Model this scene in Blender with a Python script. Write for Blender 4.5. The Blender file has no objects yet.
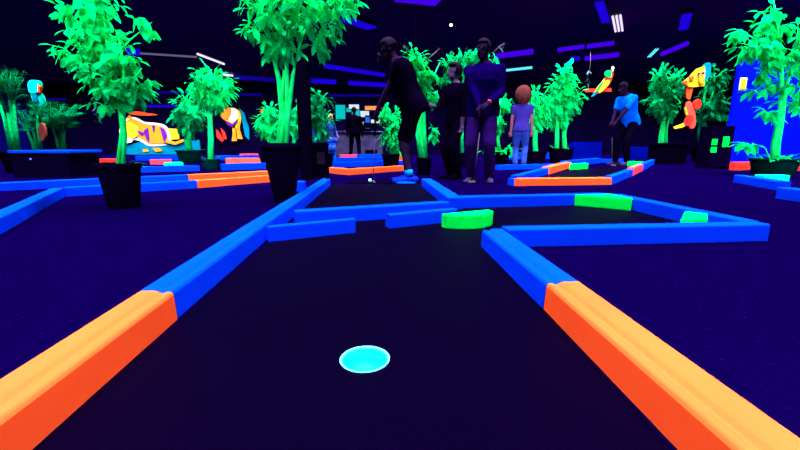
import bpy, bmesh, math, random
from mathutils import Vector, Matrix, Quaternion
sc = bpy.context.scene
COL = sc.collection
V = Vector
F = 395.0; CAMZ = .46
T = math.atan(80/F)
ct, st = math.cos(T), math.sin(T)

def ray(px, py):
    u = (225-py)/F
    return V(((px-400)/F, ct+u*st, -st+u*ct))
def P(px, py, z=0.0):                       # pixel -> point at height z
    d = ray(px, py); return V((0, 0, CAMZ)) + d*((z-CAMZ)/d.z)
def D(px, py, y):                           # pixel -> point at distance y
    d = ray(px, py); return V((0, 0, CAMZ)) + d*(y/d.y)

# ------------------------------------------------------------------ materials
MATS = {}
def mat(name, rgb, rough=.7, spec=.0,  var=0.0, vscale=8.0, rgb2=None, bump=0.0, bscale=200.0):
    m = bpy.data.materials.new(name); m.use_nodes = True
    nt = m.node_tree; b = nt.nodes['Principled BSDF']
    b.inputs['Base Color'].default_value = (*rgb, 1)
    b.inputs['Roughness'].default_value = rough
    b.inputs['Specular IOR Level'].default_value = spec*.3
    b.inputs['Specular Tint'].default_value = (.35, .05, 1, 1)
    if var or rgb2:
        tc = nt.nodes.new('ShaderNodeTexCoord')
        n = nt.nodes.new('ShaderNodeTexNoise'); n.inputs['Scale'].default_value = vscale
        n.inputs['Detail'].default_value = 3
        r = nt.nodes.new('ShaderNodeValToRGB')
        lo = rgb if rgb2 else [c*(1-var) for c in rgb]
        hi = rgb2 if rgb2 else [min(1, c*(1+var)) for c in rgb]
        r.color_ramp.elements[0].position = .35; r.color_ramp.elements[1].position = .65
        r.color_ramp.elements[0].color = (*lo, 1); r.color_ramp.elements[1].color = (*hi, 1)
        nt.links.new(tc.outputs['Object'], n.inputs['Vector'])
        nt.links.new(n.outputs['Fac'], r.inputs['Fac'])
        nt.links.new(r.outputs['Color'], b.inputs['Base Color'])
    if bump:
        tc2 = nt.nodes.new('ShaderNodeTexCoord')
        n2 = nt.nodes.new('ShaderNodeTexNoise'); n2.inputs['Scale'].default_value = bscale
        bp = nt.nodes.new('ShaderNodeBump'); bp.inputs['Strength'].default_value = bump
        bp.inputs['Distance'].default_value = .004
        nt.links.new(tc2.outputs['Object'], n2.inputs['Vector'])
        nt.links.new(n2.outputs['Fac'], bp.inputs['Height'])
        nt.links.new(bp.outputs['Normal'], b.inputs['Normal'])
    MATS[name] = m
    return m
def leafmat(name, lo, hi, sc_):
    m = mat(name, lo, .6, 0, vscale=sc_, rgb2=hi); nt = m.node_tree; b = nt.nodes['Principled BSDF']
    src = b.inputs['Base Color'].links[0].from_socket
    t = nt.nodes.new('ShaderNodeBsdfTranslucent'); mx = nt.nodes.new('ShaderNodeMixShader'); mx.inputs[0].default_value = .42
    nt.links.new(src, t.inputs['Color']); nt.links.new(b.outputs[0], mx.inputs[1]); nt.links.new(t.outputs[0], mx.inputs[2])
    nt.links.new(mx.outputs[0], nt.nodes['Material Output'].inputs['Surface'])
    return m
def emit(name, rgb, s):
    m = bpy.data.materials.new(name); m.use_nodes = True
    b = m.node_tree.nodes['Principled BSDF']
    b.inputs['Base Color'].default_value = (*[c*.0 for c in rgb], 1)
    b.inputs['Specular IOR Level'].default_value = 0
    b.inputs['Emission Color'].default_value = (*rgb, 1)
    b.inputs['Emission Strength'].default_value = s
    MATS[name] = m; return m
def speckled(name, rgb, fleck, rough, spec, dens, size, bump=.4):
    m = mat(name, rgb, rough, spec, bump=bump, bscale=260)
    nt = m.node_tree; b = nt.nodes['Principled BSDF']
    tc = nt.nodes.new('ShaderNodeTexCoord')
    n = nt.nodes.new('ShaderNodeTexNoise'); n.inputs['Scale'].default_value = size; n.inputs['Detail'].default_value = 2
    r = nt.nodes.new('ShaderNodeValToRGB'); e = r.color_ramp.elements
    e[0].position = dens; e[0].color = (*rgb, 1); e[1].position = dens+.06; e[1].color = (*fleck, 1)
    nt.links.new(tc.outputs['Object'], n.inputs['Vector']); nt.links.new(n.outputs['Fac'], r.inputs['Fac'])
    nt.links.new(r.outputs['Color'], b.inputs['Base Color'])
    return m

M_or = mat('orange fluorescent paint', (.97, .082, .020), .55, 0, .04, 5)
M_bl = mat('blue fluorescent paint', (.0004, .033, .93), .5, 0, .05, 5)
M_gr = mat('green fluorescent paint', (.0, .92, .075), .5, 0, .04, 6)
M_cy = mat('aqua fluorescent paint', (.0, .62, .5), .5, .15)
M_pk = mat('pink fluorescent paint', (.95, .05, .09), .5, .15)
M_sa = mat('salmon fluorescent paint', (.95, .09, .06), .5, .15)
M_rd = mat('red fluorescent paint', (.9, .03, .02), .5, .15)
M_ye = mat('yellow fluorescent paint', (.95, .55, .02), .5, .1)
M_oy = mat('amber fluorescent paint', (.95, .28, .02), .5, .1)
M_wh = mat('white fluorescent paint', (.8, .85, .95), .5, .1)
M_pu = mat('purple paint', (.12, .01, .35), .5, .1)
M_tl = mat('teal paint', (.0, .18, .35), .5, .1)
M_hall = speckled('hall carpet', (.0009, .0, .0165), (.002, .0005, .034), .6, .0, .66, 60)
M_felt = speckled('fairway felt', (.0004, .0, .0040), (.0009, .0, .0072), .55, .03, .6, 160, .6)
M_cup = mat('cup liner', (.0, .86, .80), .4, .2)
M_rim = mat('cup rim', (.10, .80, .85), .4, .2)
M_pot = mat('dark plastic pot', (.0016, .0004, .0075), .6)
M_potg = mat('dark green pot', (.0, .02, .022), .6)
M_soil = mat('soil', (.002, .012, .008), .9, .0)
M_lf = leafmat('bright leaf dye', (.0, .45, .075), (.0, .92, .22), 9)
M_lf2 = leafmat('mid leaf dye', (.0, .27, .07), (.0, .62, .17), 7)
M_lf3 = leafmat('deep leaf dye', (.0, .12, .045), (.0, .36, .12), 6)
M_lf4 = leafmat('painted shade leaf', (.0, .06, .022), (.0, .20, .06), 6)
DARKER = {'bright leaf dye': M_lf2, 'mid leaf dye': M_lf3, 'deep leaf dye': M_lf4}  # darker leaf copies, scattered to paint in the shade inside the crowns
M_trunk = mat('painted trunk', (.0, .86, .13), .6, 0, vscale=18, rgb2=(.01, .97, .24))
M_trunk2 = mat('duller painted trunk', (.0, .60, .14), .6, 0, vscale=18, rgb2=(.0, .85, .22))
M_twig = mat('dry twig', (.10, .05, .12), .7, .1)
M_ceil = mat('black ceiling', (.03, .001, .075), .8)
M_wall = mat('dark blue wall', (.001, .0002, .014), .8, .1, .3, .6)
M_lwall = mat('deep blue wall', (.002, .001, .14), .8, .1, .3, .6)
M_bwall = mat('bright blue panel', (.0, .003, .75), .6, .1)
M_dbar = mat('dim blue board', (.0, .002, .22), .6)
M_lp = mat('dull label', (.012, .005, .02), .6)
M_blk = mat('black surface', (.0009, .0003, .005), .5)
M_cab = mat('cabinet black', (.0015, .0003, .011), .5)
M_steel = mat('grey counter', (.035, .03, .10), .5, .3, .3, 3)
M_chrome = mat('club steel', (.10, .08, .16), .35, .5)
M_shaft = mat('club shaft', (.02, .016, .045), .35, .5)
M_fix = mat('lamp housing', (.006, .002, .02), .6, .2)
M_pipe = mat('grey pipe', (.10, .08, .2), .6, .2)
M_skin = mat('skin in the dark', (.009, .003, .018), .6)
M_skinp = mat('paler skin', (.05, .03, .09), .6, .2)
M_skinr = mat('rosy skin', (.16, .05, .10), .6, .2)
M_auburn = mat('auburn hair', (.06, .014, .016), .8, .05, .4, 40)
M_hair = mat('dark hair', (.004, .002, .008), .7, .1)
M_blond = mat('fair hair', (.9, .55, .1), .7, .1)
M_cblack = mat('black cloth', (.0012, .0003, .005), .9, .0)
M_cnavy = mat('navy cloth', (.002, .0, .034), .9, .0, .25, 6)
M_cindigo = mat('indigo cloth', (.011, .002, .06), .9, .0, .25, 6)
M_cgrey = mat('charcoal violet cloth', (.025, .012, .06), .9, .0, .2, 6)
M_cblue = mat('bright blue cloth', (.0, .075, .80), .9, .0)
M_cjean = mat('blue denim', (.015, .04, .32), .9, .0, .3, 10)
M_shoe = mat('blue shoe', (.0, .012, .55), .6, .1)
M_sole = mat('pale blue sole', (.0, .12, .85), .6, .1)
M_red = mat('red band', (.6, .03, .05), .6, .1)
E_vio = emit('violet tube', (.055, .0, .80), 1.0)
E_blue = emit('blue tube', (.012, .0, .75), .9)
E_dim = emit('dim blue tube', (.006, .0, .30), .8)
E_grey = emit('glowing grey pipe', (.16, .11, .30), .8)
E_white = emit('white tube', (.75, .62, 1.0), 1.3)
E_cyan = emit('cyan tube', (.1, .75, 1.0), 1.2)
E_bulb = emit('white bulb', (.9, .9, 1.0), 6.0)
E_scy = emit('cyan screen', (.0, .62, .62), .9)
E_swh = emit('white screen', (.7, .8, .95), 1.0)
E_sor = emit('orange screen', (1.0, .35, .12), 1.0)
E_sbl = emit('blue screen', (.02, .15, .8), 1.0)
E_sgr = emit('green backlit window', (.0, .75, .25), .9)
E_led = emit('blue indicator', (.1, .2, 1.0), 2.0)

# ------------------------------------------------------------------ mesh helpers
def link(o, parent=None):
    COL.objects.link(o)
    if parent is not None: o.parent = parent
    return o
def mesh_obj(name, verts, faces, m, parent=None, smooth=False, origin=None):
    me = bpy.data.meshes.new(name)
    if origin is not None: verts = [V(v)-V(origin) for v in verts]
    me.from_pydata([tuple(v) for v in verts], [], faces); me.update()
    ms = m if isinstance(m, (list, tuple)) else [m]
    for q in ms: me.materials.append(q)
    if smooth: me.polygons.foreach_set('use_smooth', [True]*len(me.polygons))
    o = bpy.data.objects.new(name, me)
    if origin is not None: o.location = origin
    return link(o, parent)
def bm_obj(name, bm, m, parent=None, smooth=False, origin=None, bevel=0, seg=2):
    bmesh.ops.recalc_face_normals(bm, faces=bm.faces)
    if origin is not None: bmesh.ops.translate(bm, verts=bm.verts, vec=-V(origin))
    me = bpy.data.meshes.new(name); bm.to_mesh(me); bm.free()
    me.materials.append(m)
    if smooth: me.polygons.foreach_set('use_smooth', [True]*len(me.polygons))
    o = bpy.data.objects.new(name, me)
    if origin is not None: o.location = origin
    link(o, parent)
    if bevel:
        md = o.modifiers.new('bevel', 'BEVEL'); md.width = bevel; md.segments = seg; md.limit_method = 'ANGLE'
    return o
def empty(name, loc, rz=0):
    o = bpy.data.objects.new(name, None); o.location = loc; o.rotation_euler = (0, 0, rz)
    o.empty_display_size = .1
    return link(o)
def tag(o, label, cat, group=None, kind=None):
    o['label'] = label; o['category'] = cat
    if group: o['group'] = group
    if kind: o['kind'] = kind
    return o
def struct(o):
    o['kind'] = 'structure'; return o
def box_bm(size, center=(0, 0, 0), rz=0, bm=None):
    bm = bm or bmesh.new()
    M = Matrix.Translation(center) @ Matrix.Rotation(rz, 4, 'Z') @ Matrix.Diagonal((*size, 1))
    bmesh.ops.create_cube(bm, size=1, matrix=M); return bm
def frame_of(d):
    d = d.normalized(); a = V((0, 0, 1)) if abs(d.z) < .95 else V((1, 0, 0))
    u = d.cross(a).normalized(); return u, d.cross(u).normalized()
def tube_geo(pts, rad, n=8, vs=None, fs=None):
    vs = [] if vs is None else vs; fs = [] if fs is None else fs
    b = len(vs); k = len(pts); pts = [V(p) for p in pts]
    for i, p in enumerate(pts):
        d = pts[min(i+1, k-1)]-pts[max(i-1, 0)]
        u, w = frame_of(d); r = rad[i] if isinstance(rad, (list, tuple)) else rad
        for j in range(n):
            a = 2*math.pi*j/n; vs.append(p+u*(r*math.cos(a))+w*(r*math.sin(a)))
    for i in range(k-1):
        for j in range(n):
            j2 = (j+1) % n
            fs.append((b+i*n+j, b+i*n+j2, b+(i+1)*n+j2, b+(i+1)*n+j))
    fs.append(tuple(b+j for j in reversed(range(n)))); fs.append(tuple(b+(k-1)*n+j for j in range(n)))
    return vs, fs
def tube(name, pts, rad, m, parent=None, n=8):
    vs, fs = tube_geo(pts, rad, n); return mesh_obj(name, vs, fs, m, parent, True)
def lathe(name, prof, m, parent=None, n=28, loc=(0, 0, 0), smooth=True):
    vs, fs = [], []
    for r, z in prof:
        for j in range(n):
            a = 2*math.pi*j/n; vs.append((loc[0]+r*math.cos(a), loc[1]+r*math.sin(a), loc[2]+z))
    for i in range(len(prof)-1):
        for j in range(n):
            j2 = (j+1) % n; fs.append((i*n+j, i*n+j2, (i+1)*n+j2, (i+1)*n+j))
    if prof[0][0] > 1e-6: fs.append(tuple(reversed(range(n))))
    if prof[-1][0] > 1e-6: fs.append(tuple((len(prof)-1)*n+j for j in range(n)))
    return mesh_obj(name, vs, fs, m, parent, smooth)
def prism_bm(pts, depthvec, bm=None):
    bm = bm or bmesh.new()
    a = [bm.verts.new(p) for p in pts]; b = [bm.verts.new(V(p)+V(depthvec)) for p in pts]
    n = len(pts)
    bm.faces.new(a); bm.faces.new(list(reversed(b)))
    for i in range(n): bm.faces.new((a[i], a[(i+1) % n], b[(i+1) % n], b[i]))
    return bm

# ------------------------------------------------------------------ room
FX, FY, FR = -.0765, .786, .0525          # the near cup
def sheet_with_hole(name, outer, z, m, hole):
    bm = bmesh.new()
    vs = [bm.verts.new((x, y, z)) for x, y in outer]
    es = [bm.edges.new((vs[i], vs[(i+1) % len(vs)])) for i in range(len(vs))]
    if hole:
        cs = [bm.verts.new((FX+FR*math.cos(a*math.pi/24), FY+FR*math.sin(a*math.pi/24), z)) for a in range(48)]
        es += [bm.edges.new((cs[i], cs[(i+1) % 48])) for i in range(48)]
    bmesh.ops.triangle_fill(bm, use_beauty=True, edges=es, normal=(0, 0, 1))
    for f in bm.faces:
        if f.normal.z < 0: f.normal_flip()
    me = bpy.data.meshes.new(name); bm.to_mesh(me); bm.free(); me.materials.append(m)
    return link(bpy.data.objects.new(name, me))
XL, XR, YB, HC = -17.5, 15.5, 20.0, 3.4
struct(sheet_with_hole('floor', [(XL, -3), (XR, -3), (XR, YB), (XL, YB)], 0, M_hall, True))
struct(bm_obj('ceiling', box_bm((XR-XL+.4, YB+3.4, .2), ((XL+XR)/2, (YB-3)/2, HC+.1)), M_ceil))
struct(bm_obj('wall_back', box_bm((XR-XL+.4, .2, HC), ((XL+XR)/2, YB+.1, HC/2)), M_wall))
struct(bm_obj('wall_left', box_bm((.2, YB+3, HC), (XL-.1, (YB-3)/2, HC/2)), M_lwall))
struct(bm_obj('wall_right', box_bm((.2, YB+3, HC), (XR+.1, (YB-3)/2, HC/2)), M_wall))


# felts
RT = .085
tag(sheet_with_hole('putting_green', [(-.60, .2), (-.585, .95), (-.63, 1.9), (-.80, 4.7), (.24, 4.7), (.34, 2.86), (.45, 3.0), (1.40, 3.05), (1.68, 2.6), (1.76, 1.93), (.48, 1.83), (.385, 1.8), (.41, 1.0), (.42, .2)], .0025, M_felt, True),
    'black felt putting surface around the glowing aqua cup', 'putting green')
cup = empty('golf_cup', (FX, FY, 0))
lathe('liner', [(FR, .0015), (FR-.001, -.04), (FR-.002, -.10), (.0001, -.10)], M_cup, cup, 48)
rim = lathe('rim', [(FR-.003, -.006), (FR-.0035, .0035), (FR, .0055), (FR+.002, .0045), (FR+.0025, .0012)], M_rim, cup, 48)
rim.modifiers.new('w', 'WEIGHTED_NORMAL')
tag(cup, 'glowing aqua golf cup sunk in the near black felt', 'golf cup')

# ------------------------------------------------------------------ rails
def rail(A, B, m, label, w=.09, h=RT, inner=0, group=None, groove=False, cat='rail', name='course_rail', cutA=0, cutB=0):
    """A..B is the foot of the face one sees (the right-hand foot when walking from A to B when inner>0); the rail's width goes to the left."""
    A, B = V((A[0], A[1], 0)), V((B[0], B[1], 0))
    d = (B-A); L = d.length; d = d/L; left = V((-d.y, d.x, 0))
    if groove:   # u from 0 (visible inner face) to w
        prof = [(0, 0), (.003, .84*h), (.007, .92*h), (.013, .955*h), (.019, .945*h), (.026, .90*h), (.033, .90*h), (.044, .975*h), (.052, h), (w-.004, h), (w, .93*h), (w, 0)]
    else:
        prof = [(0, 0), (.001, .93*h), (.006, h), (w-.006, h), (w-.001, .93*h), (w, 0)]
    o = (A+B)/2
    bm = bmesh.new()
    ra = [bm.verts.new(A+d*(cutA*u)+left*u+V((0, 0, z))) for u, z in prof]
    rb = [bm.verts.new(B-d*(cutB*u)+left*u+V((0, 0, z))) for u, z in prof]
    n = len(prof)
    for i in range(n): bm.faces.new((ra[i], ra[(i+1) % n], rb[(i+1) % n], rb[i]))
    bm.faces.new(list(reversed(ra))); bm.faces.new(rb)
    ob = bm_obj(name, bm, m, None, False, o, .0025, 2)
    return tag(ob, label, cat, group)
def prail(a, b, m, label, **k):            # floor points under two pixels; camera-side foot
    A, B = P(*a), P(*b); return rail(A, B, m, label, **k)
G1, G2, G3 = 'rails of the near golf hole', 'rails of the neighbouring golf holes', 'rails of the far golf holes'
# left rail of the near hole (inner foot on the right hand side when walking away)
rail((-.520, -.1), (-.596, .99), M_or, 'long orange rail in the left foreground', groove=True, group=G1)
rail((-.598, .993), (-.655, 1.87), M_bl, 'blue rail joined to the far end of the left orange rail', groove=True, group=G1)
rail((-.656, 1.873), (-.80, 4.55), M_bl, 'long blue rail running back towards the big centre pot', groove=True, group=G1, w=.088)
# right rail
rail((.408, 1.055), (.447, -.1), M_or, 'long orange rail in the right foreground', groove=True, group=G1, w=.098)
rail((.372, 1.765), (.407, 1.058), M_bl, 'short blue rail joined to the right orange rail', groove=True, group=G1, w=.098)
# long rail of the triangle
rail((.488, 1.748), (1.79, 1.868), M_bl, 'long blue rail facing the camera right of the cup', w=.085, group=G1)
# its back sides
rail((1.815, 1.96), (1.735, 3.08), M_bl, 'blue rail slanting back from the right tip of the triangle', w=.09, group=G1)
rail((.44, 2.88), (1.63, 3.07), M_bl, 'blue rail along the far side of the triangle', w=.10, group=G1)
rail((.245, 4.52), (.35, 2.83), M_bl, 'blue rail running back towards the tall golfer in navy', w=.11, group=G1)
# cross rail and front boards
rail((-.60, 2.235), (.33, 2.62), M_bl, 'blue rail crossing the fairway behind the split boards', w=.085, group=G1)
rail((-.632, 1.845), (-.235, 2.055), M_bl, 'short blue board left of the gap across the fairway', w=.045, h=.077, group=G1)
rail((-.055, 2.16), (.35, 2.37), M_bl, 'short blue board right of the gap across the fairway', w=.06, h=.08, group=G1)
# square block at the end of the left rail
bo = bm_obj('end_block', box_bm((.13, .13, .10), (0, 0, .05)), M_bl, None, False, None, .006); bo.location = (P(307, 194)[0]-.14, 4.0, 0)
tag(bo, 'blue block outside the long blue rail beside the centre pot', 'block')

def bumper(pts, h, m, label):
    c = sum((V((p[0], p[1], 0)) for p in pts), V())/len(pts)
    o = bm_obj('bumper', prism_bm([V((p[0], p[1], 0)) for p in pts], (0, 0, h)), m, None, False, c, .008, 3)
    return tag(o, label, 'bumper', 'green bumper blocks')
# half-round bumper in front of the right board
a0, a1 = V((.235, 2.19, 0)), V((.53, 2.335, 0))
dd = (a1-a0); ll = dd.length; dn = V((dd.y, -dd.x, 0)).normalized()
arc = [a0+dd*(i/10)+dn*(.045+.085*math.sin(math.pi*i/10)**.8) for i in range(11)]
bumper([a1+dn*-.005, a0+dn*-.005]+arc, .082, M_gr, 'green half-round bumper beside the short blue board')
# corner bumper under the far bend
bumper([(1.335, 3.005), (1.63, 2.755), (1.66, 2.80), (1.635, 3.05)], .09, M_gr, 'green corner bumper in the far bend of the triangle')
q0 = P(684, 220.5, RT); 
bumper([(1.42, 1.965), (1.57, 1.98), (1.685, 2.13), (1.62, 2.22)], .092, M_gr, 'small green bumper showing behind the right tip of the long rail')

# --- left neighbouring hole
prail((-45, 262), (65, 197), M_bl, 'blue rail running off the left edge towards the camera', group=G2)
prail((65.5, 197), (197.5, 188.3), M_bl, 'blue rail behind the left potted tree, front row', group=G2)
prail((198, 188.3), (273, 182), M_or, 'orange rail left of the centre pot, front row', group=G2)
prail((-30, 193), (110, 185.5), M_bl, 'blue rail at the left edge in front of the planter box', group=G2)
prail((110.5, 185.5), (188.5, 181.3), M_bl, 'blue rail behind the left potted tree, second row', group=G2)
prail((189, 181.3), (271, 176.6), M_or, 'orange rail left of the centre pot, second row', group=G2)
prail((86, 174.6), (108, 173.6), M_bl, 'short blue rail right of the planter box', group=G3, h=.13)
prail((77, 165), (118, 163.7), M_rd, 'red rail right of the planter box', group=G3, h=.13)
# --- left back holes
prail((128, 173), (200, 171), M_bl, 'blue rail in front of the aqua block, left of the small tree', group=G3, h=.10)
prail((222, 170.5), (266, 169), M_bl, 'blue rail right of the small pot', group=G3, h=.12)
prail((150, 164.6), (171, 164.4), M_pk, 'pink rail below the tiger mural', group=G3, h=.12)
prail((226, 164), (268, 163.2), M_sa, 'long salmon rail right of the small pot', group=G3, h=.14)
prail((136, 160.8), (200, 159.8), M_bl, 'blue rail below the tiger mural', group=G3, h=.14)
prail((216, 160.4), (268, 159.2), M_bl, 'blue rail behind the long salmon rail', group=G3, h=.14)
prail((240, 157.4), (268, 157.0), M_pk, 'pink rail far back behind the small pot', group=G3, h=.14)
b = P(174, 168.6); tag(bm_obj('bumper', prism_bm([P(164, 168.8), P(183.5, 168.2), P(183, 166.5), P(165, 167)], (0, 0, .10)), M_cy, None, False, b), 'aqua block lying below the tiger mural', 'bumper', 'green bumper blocks')
# --- centre back hole
prail((327, 172.9), (347.6, 175.2), M_or, 'short orange rail beside the dark bin', group=G2, h=.095)
prail((349.6, 175.1), (374.2, 173.2), M_or, 'orange rail left of the putter shaft', group=G2, h=.095)
prail((374.6, 173.2), (404, 171), M_or, 'orange rail right of the putter shaft', group=G2, h=.095)
prail((329, 167.6), (404, 165.4), M_bl, 'blue rail right behind the central orange rails', group=G3, h=.11)
prail((331, 163.2), (386, 161.8), M_bl, 'blue rail in front of the black-clad person at the counter', group=G3, h=.14)
prail((386.4, 162), (406, 161.2), M_or, 'orange rail behind the golfer in shorts', group=G3, h=.17)
prail((341, 159.8), (357, 159.4), M_pk, 'pink rail at the feet of the person at the counter', group=G3, h=.16)
prail((357.5, 159.3), (400, 158.6), M_bl, 'far blue rail along the counter', group=G3, h=.16)
# --- mid right hole
prail((507.5, 185.2), (513.8, 186.2), M_bl, 'blue corner piece at the left end of the mid orange rail', group=G2)
prail((514, 186.2), (611.5, 185), M_or, 'orange rail facing the camera right of the tall golfer', group=G2, w=.11)
prail((612, 185), (632.6, 176), M_bl, 'blue rail on the right side of the mid hole', group=G2, h=.10)
prail((632.9, 176), (643, 170.8), M_pk, 'pink rail on the right side of the mid hole', group=G2, h=.12)
prail((643.2, 170.8), (654.5, 164.3), M_bl, 'blue rail at the far right corner of the mid hole', group=G2, h=.12)
rail(P(541, 174)+V((.0, 0, 0)), P(508.5, 184.3)+V((.05, .1, 0)), M_bl, 'blue rail on the left side of the mid hole', group=G2, h=.10, w=.11)
rail(P(563.7, 167.6), P(541.3, 173.9), M_or, 'orange rail on the left side of the mid hole', group=G2, h=.115, w=.14)
prail((564, 167.2), (600, 163), M_bl, 'blue rail at the far side of the mid hole', group=G2, h=.13)
prail((600.5, 163), (626, 162.6), M_bl, 'blue rail behind the golfer in the bright blue shirt', group=G2, h=.10)
for a, bb, m, l in (((569, 170), (588, 169), M_gr, 'green bumper inside the mid hole on the left'), ((627, 166.4), (643, 166.9), M_gr, 'green bumper beside the shoes of the golfer in the bright blue shirt')):
    A, B = P(*a), P(*bb); bumper([A, B, B+V((.0, .14, 0)), A+V((.1, .14, 0))], .11, m, l)
A, B, C_, D_ = P(516, 183.5), P(610, 183), P(640, 167), P(575, 169)
tag(sheet_with_hole('putting_green', [(p.x, p.y) for p in (A, B, C_, D_)], .0025, M_felt, False), 'black felt inside the mid right orange hole', 'putting green')
# --- behind the tall golfer
prail((498, 170.2), (556, 168.2), M_bl, 'blue rail right of the tall golfer, nearer one', group=G3, h=.09)
prail((504, 159.6), (553, 158.6), M_bl, 'blue rail right of the tall golfer, farther one', group=G3, h=.22)
# --- right hole
prail((733, 182.5), (775.3, 190.5), M_bl, 'blue rail in front of the right potted tree', group=G2, h=.095, w=.12)
prail((775, 198.5), (850, 210), M_bl, 'blue rail cut by the right edge of the picture', group=G2, h=.10, w=.11)
prail((733.5, 170.4), (754, 170.0), M_rd, 'red rail left of the right pot', group=G2, h=.15)
prail((786, 170.6), (830, 171.4), M_rd, 'red rail right of the right pot', group=G2, h=.17)
A, B = P(763, 183.6), P(789, 183.8); bumper([A, B, B+V((.02, .16, 0)), A+V((.02, .16, 0))], .10, M_cy, 'aqua bumper in front of the right pot')
# low blue barriers far right
for a, bb, h, l in (((573, 159.2), (601, 158.6), .55, 'low blue barrier left of the golfer in the bright blue shirt'), ((629, 159.4), (655, 158.8), .40, 'low blue barrier right of the golfer in the bright blue shirt')):
    prail(a, bb, M_dbar, l, h=h, w=.2, cat='barrier', name='low_barrier')

# ------------------------------------------------------------------ plants
def leaf_geo(vs, fs, base, d, up, L, W, droop=.25):
    d = d.normalized(); s = d.cross(up)
    if s.length < 1e-3: s = V((1, 0, 0))
    s.normalize(); n = s.cross(d).normalized()
    def pt(t, u, lift): return base+d*(L*t)+s*(W*u)+n*(lift*W)-V((0, 0, 1))*(droop*L*t*t)
    b = len(vs)
    vs += [pt(0, 0, 0), pt(.26, .44, .09), pt(.62, .42, .09), pt(1, 0, 0), pt(.62, -.42, .09), pt(.26, -.44, .09), pt(.28, 0, 0), pt(.62, 0, 0)]
    fs += [(b, b+5, b+6), (b, b+6, b+1), (b+6, b+5, b+4, b+7), (b+6, b+7, b+2, b+1), (b+7, b+4, b+3), (b+7, b+3, b+2)]
def rv(r): 
    while True:
        v = V((r.uniform(-1, 1), r.uniform(-1, 1), r.uniform(-1, 1)))
        if .05 < v.length <= 1: return v
def foliage(parent, blobs, leafL, seed, m, wr=.5, origin=V((0, 0, 0)), tvs=None, tfs=None, hub=None):
    """blobs: (centre, (rx,ry,rz), twigs). Twigs run from inside each blob to its skin with alternate leaves."""
    r = random.Random(seed); vs, fs = [], []
    for c, rad, n in blobs:
        c = V(c)
        for k in range(n):
            v = rv(r).normalized()
            tip = c+V((v.x*rad[0], v.y*rad[1], v.z*rad[2]))*r.uniform(.72, 1.05)
            st_ = c+V((v.x*rad[0], v.y*rad[1], v.z*rad[2]))*r.uniform(.05, .45)+V((0, 0, -.25*rad[2]))
            dvec = tip-st_; nl = max(3, int(dvec.length/(leafL*.42)))
            if tvs is not None: tube_geo([st_, st_+dvec*.5+V((0, 0, .02)), tip], [leafL*.045, leafL*.035, leafL*.015], 4, tvs, tfs)
            dn = dvec.normalized()
            for i in range(nl):
                t = (i+.6)/nl
                p = st_+dvec*t+V((0, 0, .02*math.sin(t*3.1)))
                sd = dn.cross(V((0, 0, 1)))
                sd = sd.normalized() if sd.length > 1e-3 else V((1, 0, 0))
                dirv = dn*.32+sd*(1 if i % 2 else -1)*r.uniform(.25, .7)+rv(r)*.45+V((0, 0, -.70))
                upv = V((0, -.2, .6))+V((v.x, v.y, v.z))*1.0+rv(r)*.55
                L = leafL*r.uniform(.75, 1.2)
                leaf_geo(vs, fs, p, dirv, upv, L, L*wr*1.12*r.uniform(.85, 1.15), r.uniform(.05, .3))
            leaf_geo(vs, fs, tip, dn+V((0, 0, -.3)), V((0, 0, 1)), leafL, leafL*wr)
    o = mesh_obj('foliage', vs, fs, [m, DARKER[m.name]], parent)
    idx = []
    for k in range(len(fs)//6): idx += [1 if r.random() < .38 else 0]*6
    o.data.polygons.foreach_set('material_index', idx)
    return o
def pot_mesh(root, r0, r1, h, m):
    lathe('pot', [(r0*.96, 0), (r0, .01), (r1*.97, h*.86), (r1*.97, h*.88), (r1*1.04, h*.89), (r1*1.05, h), (r1*.96, h), (r1*.94, h*.9), (.001, h*.9)], m, root)
    lathe('soil', [(r1*.9, h*.88), (r1*.7, h*.94), (.001, h*.95)], M_soil, root)
def tree(loc, pot, trunks, blobs, leafL, seed, label, mleaf=M_lf, mtrunk=M_trunk, mpot=M_pot, wr=.5, group='potted artificial trees', tufts=0, extra=None):
    """pot = (r_bottom, r_top, height); trunks = list of (points rel. to loc, radii)"""
    root = empty('potted_tree', loc)
    if pot: pot_mesh(root, *pot, mpot)
    vs, fs = [], []
    for pts, rad in trunks: 
        tube_geo(pts, rad, 9, vs, fs)
    tv, tf = [], []
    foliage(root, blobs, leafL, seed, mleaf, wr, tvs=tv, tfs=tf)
    b = len(vs); vs += tv; fs += [tuple(i+b for i in f) for f in tf]
    mesh_obj('trunk', vs, fs, mtrunk, root, True)
    if tufts:
        r = random.Random(seed+5); lv, lf = [], []
        for k in range(tufts):
            a = r.uniform(0, 6.28); rr = pot[1]*r.uniform(.2, .85)
            p = V((rr*math.cos(a), rr*math.sin(a), pot[2]*.93))
            leaf_geo(lv, lf, p, V((math.cos(a), math.sin(a), r.uniform(.1, 1.3))), V((0, 0, 1)), pot[1]*r.uniform(.6, 1.1), pot[1]*.16, .4)
        mesh_obj('undergrowth', lv, lf, M_lf2, root)
    return tag(root, label, 'potted tree', group)
def rel(px, py, y, loc): return D(px, py, y)-V(loc)

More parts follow.
